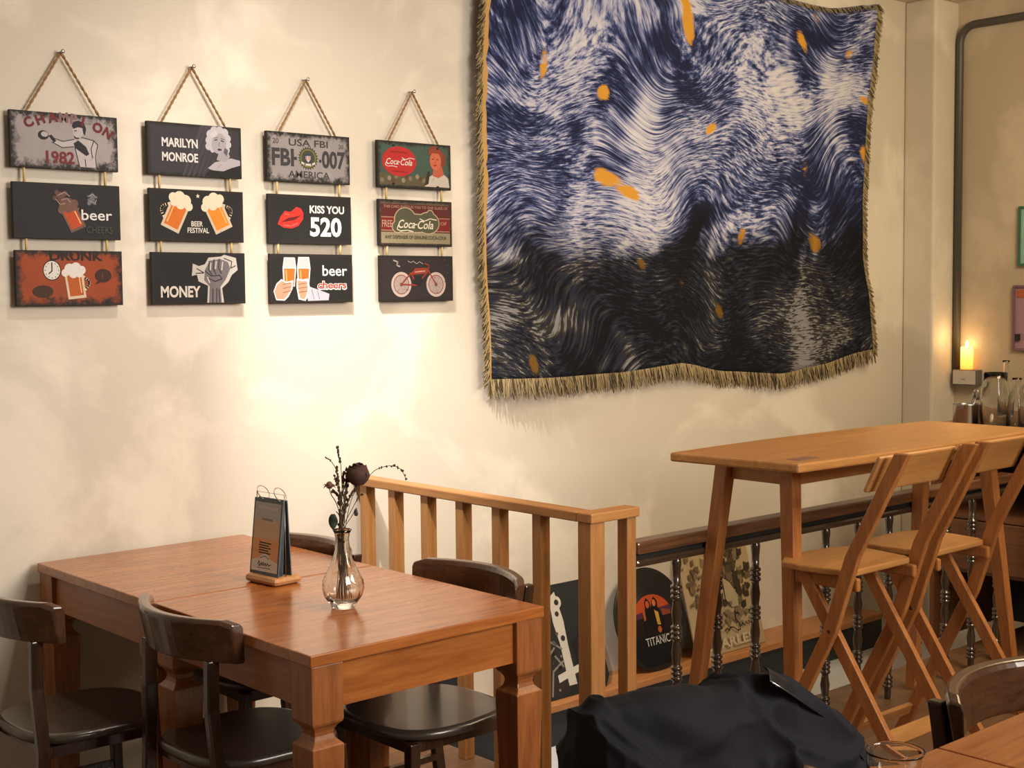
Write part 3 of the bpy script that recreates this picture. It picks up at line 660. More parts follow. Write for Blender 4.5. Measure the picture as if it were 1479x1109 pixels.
# ------------------------------------------------------------------ tapestry (plain abstract weave)
def tapestry():
    t = thing('tapestry', 'large woven navy, lavender and cream wall tapestry with fringed edges', 'tapestry', (4.75, D-.002, 1.2))
    ox, oz = 4.75, 1.2
    def edge_l(v): return ony(*[(697, 548), (696, 480), (690, 400), (688, 300), (684, 200), (681, 100), (686, 0), (690, -60)][min(7, int(v*7))], D).x
    L = [ony(a, b, D).x for a, b in ((699, 550), (697, 480), (691, 400), (689, 300), (686, 200), (684, 100), (688, 0), (690, -60))]
    Rr = [ony(a, b, D).x for a, b in ((1246, 517), (1241, 450), (1233, 380), (1232, 300), (1236, 220), (1238, 140), (1246, 70), (1252, 12))]
    Bt = [ony(a, b, D).z for a, b in ((699, 549), (790, 546), (870, 540), (940, 527), (1010, 540), (1080, 543), (1160, 528), (1246, 505))]
    Tp = [2.93, 2.95, 2.93, 2.92, 2.95, 2.93, 2.925, 2.985]
    def ip(A, u):
        q = u*(len(A)-1); i = min(int(q), len(A)-2); f = q-i; f = f*f*(3-2*f)*.5+f*.5; return A[i]*(1-f)+A[i+1]*f
    NX, NZ = 90, 64; vs = []; uv = []
    def pt(u, v):
        # u follows bottom pixel spacing, so convert to even metres
        z0 = ip(Bt, u); z1 = ip(Tp, u); z = z0+(z1-z0)*v
        x = ip(L, v)+(ip(Rr, v)-ip(L, v))*u
        y = D-.030-.016*math.sin(u*19+v*2)-.012*math.sin(u*7.3-v*5)*(1-v*.5)-.010*noise.noise(Vector((u*8, v*6, 3)))
        if u > .97: y -= .02*(u-.97)/.03
        return Vector((x-ox, min(y, D-.006)-(D-.002), z-oz))
    for j in range(NZ+1):
        for i in range(NX+1): vs.append(pt(i/NX, j/NZ))
    n0 = len(vs); fs = []
    for j in range(NZ):
        for i in range(NX): a = j*(NX+1)+i; fs.append((a, a+1, a+NX+2, a+NX+1))
    T = NT('woven_abstract_cloth')
    v = T.tc.outputs['Object']
    warp = T.n('ShaderNodeTexNoise'); warp.inputs['Scale'].default_value = 1.3; warp.inputs['Detail'].default_value = 1; T.l(v, warp.inputs['Vector'])
    vm = T.n('ShaderNodeVectorMath', operation='SCALE'); vm.inputs['Scale'].default_value = .9; T.l(warp.outputs[1], vm.inputs[0])
    va = T.n('ShaderNodeVectorMath', operation='ADD'); T.l(v, va.inputs[0]); T.l(vm.outputs[0], va.inputs[1])
    mp = T.n('ShaderNodeMapping'); mp.inputs['Scale'].default_value = (9, 9, 62); mp.inputs['Rotation'].default_value = (0, .35, 0); T.l(va.outputs[0], mp.inputs[0])
    streak = T.noise(mp.outputs[0], 1.6, 4, .65)
    mask = T.noise(v, 2.1, 3, .55, .6)
    sp = T.n('ShaderNodeSeparateXYZ'); T.l(v, sp.inputs[0])
    def m(op, a, b, c=None):
        q = T.n('ShaderNodeMath', operation=op)
        for i, k in enumerate((a, b, c)):
            if k is None: continue
            if isinstance(k, (int, float)): q.inputs[i].default_value = k
            else: T.l(k, q.inputs[i])
        return q.outputs[0]
    # dyed bands by height: dark lower third, light middle, mid blue top
    hz = m('ADD', sp.outputs[2], m('MULTIPLY', m('SUBTRACT', mask, .5), .8))
    low = T.ramp(m('DIVIDE', hz, 1.8), [(.28, (1, 1, 1)), (.40, (0, 0, 0))])
    lightness = m('ADD', streak, m('MULTIPLY', m('SUBTRACT', mask, .5), 1.1))
    sky = T.ramp(lightness, [(.38, lin((36, 40, 66))), (.47, lin((58, 68, 112))), (.54, lin((112, 120, 164))), (.62, lin((176, 178, 202))), (.76, lin((206, 204, 212)))])
    dark = T.ramp(lightness, [(.42, lin((26, 26, 30))), (.54, lin((42, 46, 62))), (.62, lin((60, 56, 42))), (.70, lin((132, 132, 138)))])
    c = T.mix(low, sky, dark)
    vo = T.n('ShaderNodeTexVoronoi', i_Scale=3.1); T.l(va.outputs[0], vo.inputs['Vector'])
    blot = T.ramp(m('ADD', vo.outputs['Distance'], m('MULTIPLY', streak, .16)), [(.19, (1, 1, 1)), (.23, (0, 0, 0))])
    c = T.mix(blot, c, T.mix(low, lin((206, 150, 58)), lin((112, 82, 38))))
    th = T.n('ShaderNodeTexWave', wave_type='BANDS', bands_direction='X'); th.inputs['Scale'].default_value = 60; T.l(v, th.inputs['Vector'])
    tw = T.n('ShaderNodeTexWave', wave_type='BANDS', bands_direction='Z'); tw.inputs['Scale'].default_value = 60; T.l(v, tw.inputs['Vector'])
    T.bump(m('ADD', th.outputs[1], tw.outputs[1]), .25, .003)
    T.set(Base_Color=c, Roughness=.95); T.b.inputs['Specular IOR Level'].default_value = .1
    o = MB().add(vs, fs, True).build('woven_cloth', T.m, t)
    so = o.modifiers.new('thick', 'SOLIDIFY'); so.thickness = .004; so.offset = 1
    tan = flat('fringe_yarn', lin((162, 145, 110)), .95, 0, .1); tan2 = flat('fringe_yarn_dark', lin((88, 78, 60)), .95, 0, .1)
    hem = flat('tapestry_hem', lin((186, 146, 88)), .95, 0, .1)
    m1 = MB(); m2 = MB()
    def strand(a, d, ln):
        k = random.random(); mb = m1 if k < .62 else m2
        d = Vector(d)+Vector((random.uniform(-.25, .25), random.uniform(-.25, .12), random.uniform(-.2, .2)))
        a = Vector(a); b = a+d*ln*.5+Vector((0, 0, -.003)); c_ = b+(d+Vector((random.uniform(-.3, .3), 0, -.25)))*ln*.5
        mb.tube([a, b, c_], [.0024, .0022, .0012], 4, False)
    for i in range(900):
        u = i/899; strand(pt(u, 0)+Vector((0, -.003, .004)), (0, -.1, -1), .052+.012*random.random())
    for i in range(1000):
        vv = i/999
        strand(pt(0, vv)+Vector((.004, -.003, 0)), (-.8, -.1, -.6), .036+.010*random.random())
        strand(pt(1, vv)+Vector((-.004, -.003, 0)), (.8, -.1, -.7), .028+.010*random.random())
    for i in range(400): strand(pt(i/399, 1)+Vector((0, -.003, -.004)), (0, -.4, -.5), .035)
    a = m1.build('fringe', tan, t); a['kind'] = 'stuff'; a = m2.build('fringe', tan2, t); a['kind'] = 'stuff'
    hm = MB()
    vs = []; fs = []
    for j in range(61):
        p = pt(0, j/60); vs += [p+Vector((-.006, -.0055, 0)), p+Vector((.022+.012*noise.noise(Vector((0, 0, j*.5))), -.0055, 0))]
    for j in range(60): fs.append((2*j, 2*j+1, 2*j+3, 2*j+2))
    hm.add(vs, fs, True).build('hem', hem, t)
    for u in (.01, .985):
        nn = MB().lathe([(.003, 0), (.003, .05), (.008, .052), (.006, .056)], n=10).build('nail', MT['steel'], t); nn.rotation_euler = (PI/2, 0, 0)
        p = pt(u, .99); nn.location = (p.x, 0, p.z)
tapestry()
# ------------------------------------------------------------------ vase and flowers
VX, VY = 1.992, 2.90
vs_ = thing('glass_vase', 'clear pear-shaped glass vase of dried flowers on the front dining table', 'vase', (VX, VY, .7505))
def flute(t, z): return 1+.035*math.sin(9*t+z*30)*(1 if .02 < z < .16 else .3)
outer = [(.026, 0), (.031, .004), (.033, .010), (.047, .030), (.053, .052), (.051, .072), (.040, .096), (.027, .122), (.0195, .150), (.0175, .178), (.020, .193), (.025, .203)]
inner = [(r-.0032, z) for r, z in outer[3:]]
MB().lathe(outer+inner[::-1]+[(.028, .016), (.0001, .014)], n=54, rad=flute).build('vase_body', MT['glass'], vs_)
PLN = Vector((VX, VY, .9)); nF = Vector((F.x, F.y, 0)).normalized()
def fp(cx, cy, off=0):
    px = 320+cx/4.107; py = 630+cy/4.107; d = ray(px, py); k = (PLN-O).dot(nF)/d.dot(nF); p = O+d*k
    return p+nF*off
BASE = Vector((VX, VY, .772))
grp = 'dried flowers standing in the glass vase'
def stemmed(name, label, cat, pts, r=.0013, root=None):
    b = BASE+Vector((random.uniform(-.016, .016), random.uniform(-.016, .016), 0))
    neck = Vector((VX+random.uniform(-.009, .009), VY+random.uniform(-.009, .009), .943))
    t = thing(name, label, cat, b, 0, grp)
    path = [b, b.lerp(neck, .5), neck]+pts
    # smooth
    P = [path[0]]
    for i in range(len(path)-1):
        p0 = path[max(i-1, 0)]; p1 = path[i]; p2 = path[i+1]; p3 = path[min(i+2, len(path)-1)]
        for k in range(1, 6):
            u = k/5; P.append(.5*((2*p1)+(p2-p0)*u+(2*p0-5*p1+4*p2-p3)*u*u+(3*p1-p0-3*p2+p3)*u**3))
    MB().tube([p-b for p in P], r, 6).build('stem', MT['stem'], t)
    return t, b, P
# rose
t, b, P = stemmed('dried_rose', 'big dark dried rose bloom leaning right above the vase', 'flower', [fp(745, 400), fp(800, 290)], .002)
c = fp(812, 222); m = MB()
for ring in range(6):
    n = 5+ring*2; rr = .007+ring*.0040
    for k in range(n):
        a = 2*PI*k/n+ring*.7; vs = []; q = 5; dh = random.uniform(-.006, .005); dr = random.uniform(.88, 1.12)
        for i in range(q):
            for j in range(q):
                aa = a+(i/(q-1)-.5)*2.0*(1.2-.1*ring); h = -.028+.054*(j/(q-1))*(1-.03*ring); rad = rr*(.25+.85*math.sin(PI*(.10+.74*j/(q-1))))+.0015*noise.noise(Vector((i, j, k+ring*9)))
                rad *= dr; h += dh*(j/(q-1))
                if j == q-1: rad += .004; h -= .003*abs(i-2)**1.5
                vs.append((c.x-b.x+rad*math.cos(aa), c.y-b.y+rad*math.sin(aa), c.z-b.z+h))
        m.add(vs, [(i*q+j, (i+1)*q+j, (i+1)*q+j+1, i*q+j+1) for i in range(q-1) for j in range(q-1)], True)
m.ball((c.x-b.x, c.y-b.y, c.z-b.z), .015, 10, 8).build('bloom', MT['rose'], t)
# bud
t, b, P = stemmed('dried_daisy', 'small brown dried bud leaning left of the rose', 'flower', [fp(690, 420), fp(650, 345), fp(640, 310)])
c = fp(640, 290)-b; m = MB().ball(c, .009, 10, 8, (1, 1, 1.1))
for k in range(14):
    a = k*2*PI/14; d = Vector((math.cos(a), math.sin(a), .25*math.sin(k*2.3))); p = c+Vector((0, 0, -.004)); m.tube([p, p+d*.011+Vector((0, 0, .004)), p+d*.017], [.002, .0016, .0003], 5)
m.build('bloom', MT['bud'], t)
# leaf
t, b, P = stemmed('leafy_stem', 'stem with one broad dark leaf hanging at the vase neck', 'plant', [fp(700, 480), fp(680, 445)])
c = fp(662, 505)-b; m = MB(); vs = []; fs = []
for i in range(13):
    u = i/12; wd = .0115*math.sin(PI*min(1, u*1.02+.04))**.6; z = .019-.040*u
    rr = nF.cross(Vector((0, 0, 1)))
    for k in (-1, -.5, 0, .5, 1): vs.append(c+rr*(wd*k)+Vector((0, 0, z))-nF*(.003*(1-k*k)+.002*math.sin(u*9)))
for i in range(12):
    for k in range(4): a = i*5+k; fs.append((a, a+1, a+6, a+5))
lf = m.add(vs, fs, True).build('leaf', MT['leaf'], t); q = lf.modifiers.new('s', 'SOLIDIFY'); q.thickness = .0012
# lavender sprigs
def sprig(label, pts, n, tipc, r=.0032, name='dried_sprig', mat='lav'):
    t, b, P = stemmed(name, label, 'flower', pts, .0010)
    m = MB(); k0 = int(len(P)*tipc)
    for i in range(n):
        p = P[min(len(P)-1, int(k0+(len(P)-1-k0)*i/(n-1)))]-b
        for _ in range(2): m.ball((p.x+random.uniform(-.002, .002), p.y+random.uniform(-.002, .002), p.z+random.uniform(-.002, .002)), r*random.uniform(.7, 1.1), 6, 5, (1, 1, 1.3))
    m.build('florets', MT[mat], t)
sprig('tallest thin dried sprig rising straight above the vase', [fp(715, 350), fp(708, 180), fp(697, 120), fp(687, 62)], 9, .72)
sprig('thin dried twig leaning up to the left above the vase', [fp(700, 380), fp(690, 230), fp(655, 155), fp(618, 125)], 6, .85, .0018)
sprig('arching beaded dried twig drooping to the right over the railing', [fp(780, 350), fp(885, 225), fp(935, 190), fp(1010, 175), fp(1065, 198), fp(1095, 255)], 10, .62, .0026)
sprig('short seeded sprig left of centre in the bouquet', [fp(705, 380), fp(690, 260), fp(682, 180)], 12, .62, .0034, mat='stem')
sprig('short seeded sprig leaning left under the bud', [fp(715, 400), fp(690, 300), fp(668, 235)], 10, .6, .003, mat='stem')
sprig('short seeded sprig tucked behind the rose', [fp(735, 380), fp(735, 280), fp(745, 190)], 10, .62, .003)
sprig('drooping sprig at the right of the vase neck', [fp(770, 440), fp(815, 360), fp(835, 345)], 6, .7, .002, mat='stem')
sprig('seed ball sprig hanging just right of the neck', [fp(775, 470), fp(800, 425), fp(797, 462)], 4, .9, .0045)
sprig('fine brown sprig in the middle of the bouquet', [fp(728, 430), fp(722, 330), fp(728, 250)], 12, .55, .0028, mat='stem')
for k, (x1, y1, x2, y2) in enumerate(((740, 330, 770, 210), (715, 300, 720, 215), (750, 380, 790, 320), (690, 370, 655, 330), (735, 340, 742, 260))):
    sprig(['thin brown filler twig rising behind the rose', 'thin brown filler twig left of centre', 'thin brown filler twig under the rose', 'thin brown filler twig low on the left of the bouquet', 'thin brown filler twig in the centre of the bouquet'][k], [fp(x1, y1, .01), fp(x2, y2, .012)], 14, .45, .0036, mat='stem' if k % 2 else 'lav')
# ------------------------------------------------------------------ menu stand
ms = thing('menu_stand', 'small ring-bound menu stand on a wooden block between the two tables', 'menu', (2.035, 3.305, .7505), .10)
MB().box((-.050, -.070, 0), (.050, .070, .024)).build('base_block', MT['paleoak'], ms, bevel=.012)
# A-frame panels, faces along -x
zt = .245
fr = MB().bar((-.032, 0, .0245), (-.008, 0, zt-.01), .128, .003, (0, 1, 0)).build('front_panel', MT['card'], ms)
MB().bar((.014, 0, .0245), (.004, 0, zt-.01), .128, .003, (0, 1, 0)).build('back_panel', MT['card'], ms)
for k in range(5):
    MB().bar((-.0275+k*.0032, 0, .026), (-.0062+k*.0008, 0, zt-.014), .124, .0012, (0, 1, 0)).build('page', MT['card'], ms)
A = Art(128, 210, .00008)
A.poly([(6, 8), (122, 8), (122, 200), (6, 200)], (205, 208, 208)); A.poly([(6, 8), (122, 8), (122, 150), (6, 150)], (232, 204, 172)); A.poly([(6, 8), (122, 8), (122, 100), (6, 100)], (250, 190, 140))
A.poly([(6, 8), (122, 8), (122, 36), (92, 44), (64, 60), (36, 44), (6, 36)], (255, 252, 248)); A.poly([(20, 182), (108, 180), (108, 188), (20, 190)], (226, 222, 214))
A.text('oooo', 42, 150, 9, (110, 84, 70), width=46)
for i in range(5): A.line([(36, 88-i*7), (88-(i % 2)*10, 87-i*7)], 3.6, (70, 62, 66))
A.line([(34, 26), (40, 36), (44, 30), (40, 22), (46, 24), (52, 32), (54, 24), (60, 34), (62, 24), (70, 32), (72, 24), (80, 32), (84, 26), (94, 30)], 2.6, (50, 52, 84)); A.line([(44, 44), (64, 52), (84, 44)], 2, (50, 52, 84)); A.line([(34, 17), (92, 18)], 1.6, (50, 52, 84))
pr_ = A.build('picture', MT['print'], fr, colors=True)
ang = math.atan2(.024, zt-.0345)
pr_.rotation_euler = (-ang*1.0, 0, -PI/2); pr_.rotation_mode = 'XYZ'
mid = Vector((-.020, 0, (.0245+zt-.01)/2))
# orient: local x -> -y(world), local z -> panel direction, local y -> inward normal
d = (Vector((-.008, 0, zt-.01))-Vector((-.032, 0, .0245))).normalized()
X = Vector((0, -1, 0)); Zz = d; Y = Zz.cross(X)
pr_.matrix_local = Matrix.Translation(mid-Vector(Y)*.0018) @ Matrix((X, Y, Zz)).transposed().to_4x4()
for y in (-.038, .038):
    c = Vector((0, y, zt+.004)); MB().tube([c+Vector((math.cos(a)*.018, math.sin(a)*.014, math.sin(a)*.018)) for a in [2*PI*k/24 for k in range(25)]], .0013, 6, False).build('ring', MT['wire'], ms)
MB().tube([(-.004, -.062, .024), (-.004, -.062, zt+.006), (-.004, .062, zt+.006), (-.004, .062, .024)], .0013, 6).build('wire_frame', MT['wire'], ms)
# ------------------------------------------------------------------ near tumbler
tb = thing('tumbler', 'ribbed clear glass tumbler at the bottom edge of the photo', 'glass', (1.80, 1.153, .7505))
po = [(.034, 0), (.036, .004), (.044, .098), (.045, .1)]
MB().lathe(po+[(.0435, .1), (.042, .095), (.033, .010), (.0001, .009)], n=48, rad=lambda t, z: 1+(.018*math.cos(20*t) if .01 < z < .09 else 0)).build('tumbler_body', MT['tumbler'], tb)
# ------------------------------------------------------------------ jacket
jk = thing('jacket', 'heap of black jacket draped over a chair back at the bottom', 'jacket', (1.60, 1.43, .45))
sil = [(832, 1062), (836, 1046), (842, 1022), (866, 1004), (900, 996), (950, 990), (1000, 984), (1050, 988), (1085, 984), (1108, 976), (1140, 990), (1175, 1012), (1205, 1044), (1236, 1076), (1262, 1104), (1276, 1140)]
rid = [ony(px, py, 1.43) for px, py in sil]
NU, NV = 200, 150
def ridge(u):
    q = u*(len(rid)-1); i = min(int(q), len(rid)-2); f = q-i; return rid[i].lerp(rid[i+1], f)
def jp(u, a):
    r_ = ridge(u); e = max(.05, math.sin(PI*min(max(u, 0), 1)))**.5
    cy_, cz_ = math.cos(a), math.sin(a)
    thick = .105*e*min(1, .35+u*2.6); hgt = (r_.z-.50)/2*(.25+.75*e)
    y = thick*abs(cy_)**.8*(1 if cy_ > 0 else -1)*(1.0-.35*max(0, cz_)**2); z = r_.z-hgt+hgt*abs(cz_)**.75*(1 if cz_ > 0 else -1)
    return Vector((r_.x, 1.43+y, z))
vs = []; fs = []
for i in range(NU+1):
    u = i/NU
    for j in range(NV):
        a = 2*PI*j/NV; p = jp(u, a); cy_, cz_ = math.cos(a), math.sin(a)
        nn = Vector((0, cy_, .5*cz_)).normalized(); top = max(0, cz_)**4
        q = Vector((p.x*4.2+p.z*3.4, p.y*3, p.z*3.0-p.x*2.6))
        q += Vector((noise.noise(q*.9), 0, noise.noise(q*.9+Vector((7, 7, 7)))))*.7
        n1 = noise.noise(q*1.3); n2 = noise.noise(q*2.7+Vector((4, 1, 2))); n3 = noise.noise(q*6.5)
        d_ = .050*(.75-abs(n1)**.7*1.7)+.026*(.4-abs(n2)**.7*1.3)+.006*n3
        ee = min(1, u*3.2+.1, (1-u)*6+.1)
        p += nn*d_*(1-.55*top)*ee*.9-Vector((0, 0, .012*top*abs(n2)*2))
        vs.append(p-Vector((1.60, 1.43, .45)))
for i in range(NU):
    for j in range(NV): fs.append((i*NV+j, (i+1)*NV+j, (i+1)*NV+(j+1) % NV, i*NV+(j+1) % NV))
fs += [tuple(range(NV)), tuple(reversed([NU*NV+j for j in range(NV)]))]
MB().add(vs, fs, True).build('body_fabric', MT['cloth'], jk)
# flat glossy placket strip along the right shoulder
edge = [ony(px, py, 1.385) for px, py in ((1106, 972), (1128, 986), (1160, 1008), (1192, 1030), (1222, 1064), (1248, 1100))]
m = MB(); vs = []; fs = []
for i, p in enumerate(edge):
    dd = (edge[min(i+1, len(edge)-1)]-edge[max(0, i-1)]).normalized(); sd = Vector((dd.z, 0, -dd.x))
    if sd.z < 0: sd = -sd
    for a, h in ((-.012, -.02), (-.013, -.004), (.012, .0), (.014, .03)): vs.append(p+sd*a+Vector((0, h-.006, 0))-Vector((1.60, 1.43, .45)))
for i in range(len(edge)-1):
    for k in range(3): fs.append((i*4+k, (i+1)*4+k, (i+1)*4+k+1, i*4+k+1))
o = m.add(vs, fs, True).build('placket', MT['leather'], jk); q = o.modifiers.new('s', 'SOLIDIFY'); q.thickness = .004; q = o.modifiers.new('b', 'SUBSURF'); q.levels = q.render_levels = 2
MB().tube([p-Vector((1.60, 1.43, .45))+Vector((-.006, -.014, -.009)) for p in edge], .0011, 6).build('zip', MT['steel'], jk)
# ------------------------------------------------------------------ leaning records and pictures on the ledge
def lean(xc, yb, zt, yt):
    d = Vector((0, yt-yb, zt)); return math.atan2(yt-yb, zt), d.length
def place(o, xc, yb, ztop, ytop):
    a, L = lean(xc, yb, ztop, ytop); o.location = (xc, yb, -.068); o.rotation_euler = (-a, 0, 0); return L
def rect_art(W, Hh): A_ = Art(W, Hh, .0001); return A_
# vinyl clock-like record
ang_, L_ = lean(0, 3.80, .345, 4.045)
R_ = .222
rc = thing('vinyl_record', 'large round black vinyl record with sunset silhouettes and a white title', 'record')
disc = MB(); nn = 72
vs = []; fs = []
prof = [(.003, 0), (.06, 0), (.200, 0), (.2085, 0), (R_, .001), (R_, .004), (.003, .004)]
for r, y in prof:
    for k in range(nn): a = 2*PI*k/nn; vs.append((r*math.cos(a), y, R_+r*math.sin(a)))
for i in range(len(prof)-1):
    for k in range(nn): fs.append((i*nn+k, (i+1)*nn+k, (i+1)*nn+(k+1) % nn, i*nn+(k+1) % nn))
vinyl = NT('grooved_vinyl'); sx = vinyl.n('ShaderNodeVectorMath', operation='DISTANCE'); sx.inputs[1].default_value = (0, 0, R_); vinyl.l(vinyl.tc.outputs['Object'], sx.inputs[0])
wv = vinyl.n('ShaderNodeMath', operation='SINE'); mu = vinyl.n('ShaderNodeMath', operation='MULTIPLY'); mu.inputs[1].default_value = 1400; vinyl.l(sx.outputs['Value'], mu.inputs[0]); vinyl.l(mu.outputs[0], wv.inputs[0])
vinyl.bump(wv.outputs[0], .3, .002); vinyl.set(Base_Color=(.012, .012, .013), Roughness=.28)
disc.add(vs, fs).build('disc', vinyl.m, rc)
a = Art(2*R_*1000, 2*R_*1000, .0001); a.k = 4
cx = R_*1000
X0 = cx+14
a.poly([(X0+128*math.cos(PI*k/16), cx-8+112*math.sin(PI*k/16)) for k in range(17)]+[(X0-128, cx-70), (X0+128, cx-70)], (92, 34, 34))
a.poly([(X0+122*math.cos(PI*k/16), cx+4+98*math.sin(PI*k/16)) for k in range(17)], (196, 84, 42)); a.poly([(X0-122, cx+30), (X0+118, cx+44), (X0+122, cx+4), (X0-122, cx+4)], (92, 44, 74))
a.poly([(X0-128, cx+6), (X0+128, cx+16), (X0+128, cx-74), (X0-128, cx-74)], (36, 20, 22))
a.poly([(X0+60, cx+34), (X0+112, cx+20), (X0+112, cx+4), (X0+56, cx+4)], (150, 74, 44))
a.poly([(X0-76, cx-66), (X0-62, cx+20), (X0-40, cx+46), (X0-38, cx+72), (X0-24, cx+92), (X0-6, cx+74), (X0-2, cx+46), (X0+6, cx+72), (X0+24, cx+92), (X0+42, cx+70), (X0+38, cx+44), (X0+58, cx+14), (X0+66, cx-66)], (22, 14, 16))
a.disc(X0-22, cx+62, 11, (200, 100, 56), 16); a.disc(X0+20, cx+64, 11, (216, 118, 64), 15); a.poly([(X0+14, cx+34), (X0+36, cx+22), (X0+38, cx-34), (X0+18, cx-30)], (216, 168, 64)); a.disc(X0+26, cx-52, 12, (196, 100, 60), 14); a.poly([(X0-60, cx+30), (X0-44, cx+40), (X0-46, cx), (X0-58, cx-6)], (190, 96, 50))
a.poly([(cx-160, cx-72), (cx+160, cx-64), (cx+150, cx-140), (cx+60, cx-200), (cx-80, cx-200), (cx-150, cx-130)], (14, 14, 15))
a.line([(cx-60, cx-80), (cx+110, cx-76)], 2.5, (120, 110, 100))
p_ = a.build('picture', MT['print'], rc, colors=True); p_.location = (0, 0, R_)
b_ = Art(2*R_*1000, 2*R_*1000, .0001); b_.k = 26; b_.text('TITANIC', cx-62, cx-112, 36, (228, 226, 220), width=150, off=0)
q_ = b_.build('lettering', MT['print'], rc, colors=True); q_.location = (0, 0, R_)
place(rc, ony(941, 893, 3.99).x, 3.93, .43, 4.055)
# canvas with foliage portrait
cv = thing('leaning_poster', 'tan poster with dark foliage blots and a signature leaning on the wall', 'poster')
Wc, Hc = .48, .47
MB().box((-Wc/2, 0, 0), (Wc/2, .008, Hc)).build('panel', flat('tan_poster_paper', lin((168, 146, 112)), .6), cv, bevel=.001)
a = Art(500, 470, .0001)
for i in range(150):
    x = 330+random.gauss(0, 62); y = 330+random.gauss(0, 66)
    if 12 < x < 488 and 150 < y < 462: a.disc(x, y, 6+random.random()*15, random.choice([(92, 78, 56), (70, 58, 42), (118, 100, 74), (140, 122, 92)]), n=9, wob=.5)
a.poly([(300, 190), (268, 230), (272, 330), (316, 300), (352, 240), (346, 190)], (190, 172, 138)); a.poly([(346, 300), (378, 326), (392, 240), (362, 224)], (66, 56, 42))
for i in range(60):
    x = 90+random.gauss(0, 40); y = 300+random.gauss(0, 80)
    if 12 < x < 488 and 150 < y < 462: a.disc(x, y, 5+random.random()*9, random.choice([(132, 112, 82), (112, 94, 68)]), n=9, wob=.5)
for i in range(50):
    x = 300+random.gauss(0, 70); y = 150+random.gauss(0, 22)
    if 12 < x < 488: a.disc(x, y, 4+random.random()*9, (140, 122, 92), n=9, wob=.5)
sg = [(214, 96), (232, 104), (240, 92), (256, 106), (280, 100), (300, 84), (318, 84), (322, 104), (300, 140), (306, 160), (330, 158), (326, 148)]
a.line(sg, 5, (40, 32, 30)); a.line([(330, 98), (344, 112), (352, 98), (366, 114), (376, 100), (384, 116), (400, 100), (408, 136), (416, 100), (440, 112)], 4, (40, 32, 30))
a.build('picture', MT['print'], cv, colors=True)
for o in cv.children:
    if o.name.startswith('picture'): o.location = (0, 0, Hc/2)
b_ = Art(500, 470, .0001); b_.k = 150; b_.text('CHARLES', 48, 24, 44, (214, 198, 168), width=350, off=.02)
q_ = b_.build('lettering', MT['print'], cv, colors=True); q_.location = (0, 0, Hc/2)
cv.location = (ony(1105, 920, 3.93).x-Wc/2, 3.925, -.068); cv.rotation_euler = (-.27, 0, 0)
# big black and white picture
bw = thing('leaning_picture', 'black and white figure picture with pale cross leaning behind the pine railing', 'picture')
Wb, Hb = .47, .45
MB().prism([(-Wb/2+.02, 0), (Wb/2-.03, 0), (Wb/2, .04), (Wb/2-.02, Hb), (-Wb/2+.02, Hb), (-Wb/2, .05)], -.022, 0).build('panel', MT['black'], bw)
for o in bw.children: o.rotation_euler = (PI/2, 0, 0)
a = Art(470, 450, .0001)
g1, g2, g3, wh = (54, 48, 46), (104, 96, 90), (150, 142, 134), (222, 214, 202)
a.poly([(60, 12), (40, 120), (70, 260), (120, 300), (180, 250), (230, 200), (250, 80), (230, 12)], g1)
a.disc(150, 330, 48, g2, 60); a.poly([(100, 330), (104, 400), (150, 420), (200, 396), (208, 320), (190, 350), (150, 372), (118, 350)], (24, 22, 22))
a.poly([(240, 40), (236, 210), (222, 300), (226, 400), (262, 420), (280, 300), (278, 200), (284, 40)], wh); a.poly([(190, 60), (330, 90), (330, 118), (190, 90)], wh)
a.disc(252, 330, 22, wh); a.disc(252, 330, 11, (60, 54, 50)); a.disc(262, 376, 26, wh); a.disc(262, 376, 12, (50, 46, 44)); a.disc(258, 230, 12, (60, 54, 50))
for l in ([(60, 40), (90, 160), (150, 250), (240, 190)], [(90, 20), (120, 140), (200, 200)], [(140, 16), (170, 110), (232, 140)], [(60, 260), (110, 210), (180, 190), (230, 120)], [(40, 60), (60, 200)]): a.line(l, 8, g3)
for i in range(30): a.disc(60+random.random()*170, 30+random.random()*230, 3+random.random()*7, random.choice([g2, g3, (30, 28, 28)]), n=7)
a.poly([(300, 200), (350, 240), (380, 200), (380, 60), (320, 40)], (40, 36, 36))
q_ = a.build('picture', MT['print'], bw, colors=True); q_.location = (0, 0, Hb/2)
bw.location = (ony(882, 967, 3.92).x-Wb/2+.01, 3.925, -.068); bw.rotation_euler = (-.30, 0, 0)
dk = thing('small_record_sleeve', 'dark record sleeve with a reddish figure seen under the table edge', 'record')
MB().box((-.17, 0, 0), (.17, .006, .33)).build('sleeve', MT['black'], dk, bevel=.001)
a = Art(340, 330, .0001); a.disc(120, 190, 30, (176, 96, 72), 44); a.poly([(80, 20), (90, 130), (120, 150), (160, 130), (170, 20)], (140, 70, 54)); a.disc(240, 150, 50, (44, 46, 50), 70); a.disc(250, 110, 20, (100, 104, 106), 12)
q_ = a.build('picture', MT['print'], dk, colors=True); q_.location = (0, 0, .165)
dk.location = (3.13, 3.93, -.068); dk.rotation_euler = (-.30, 0, 0)
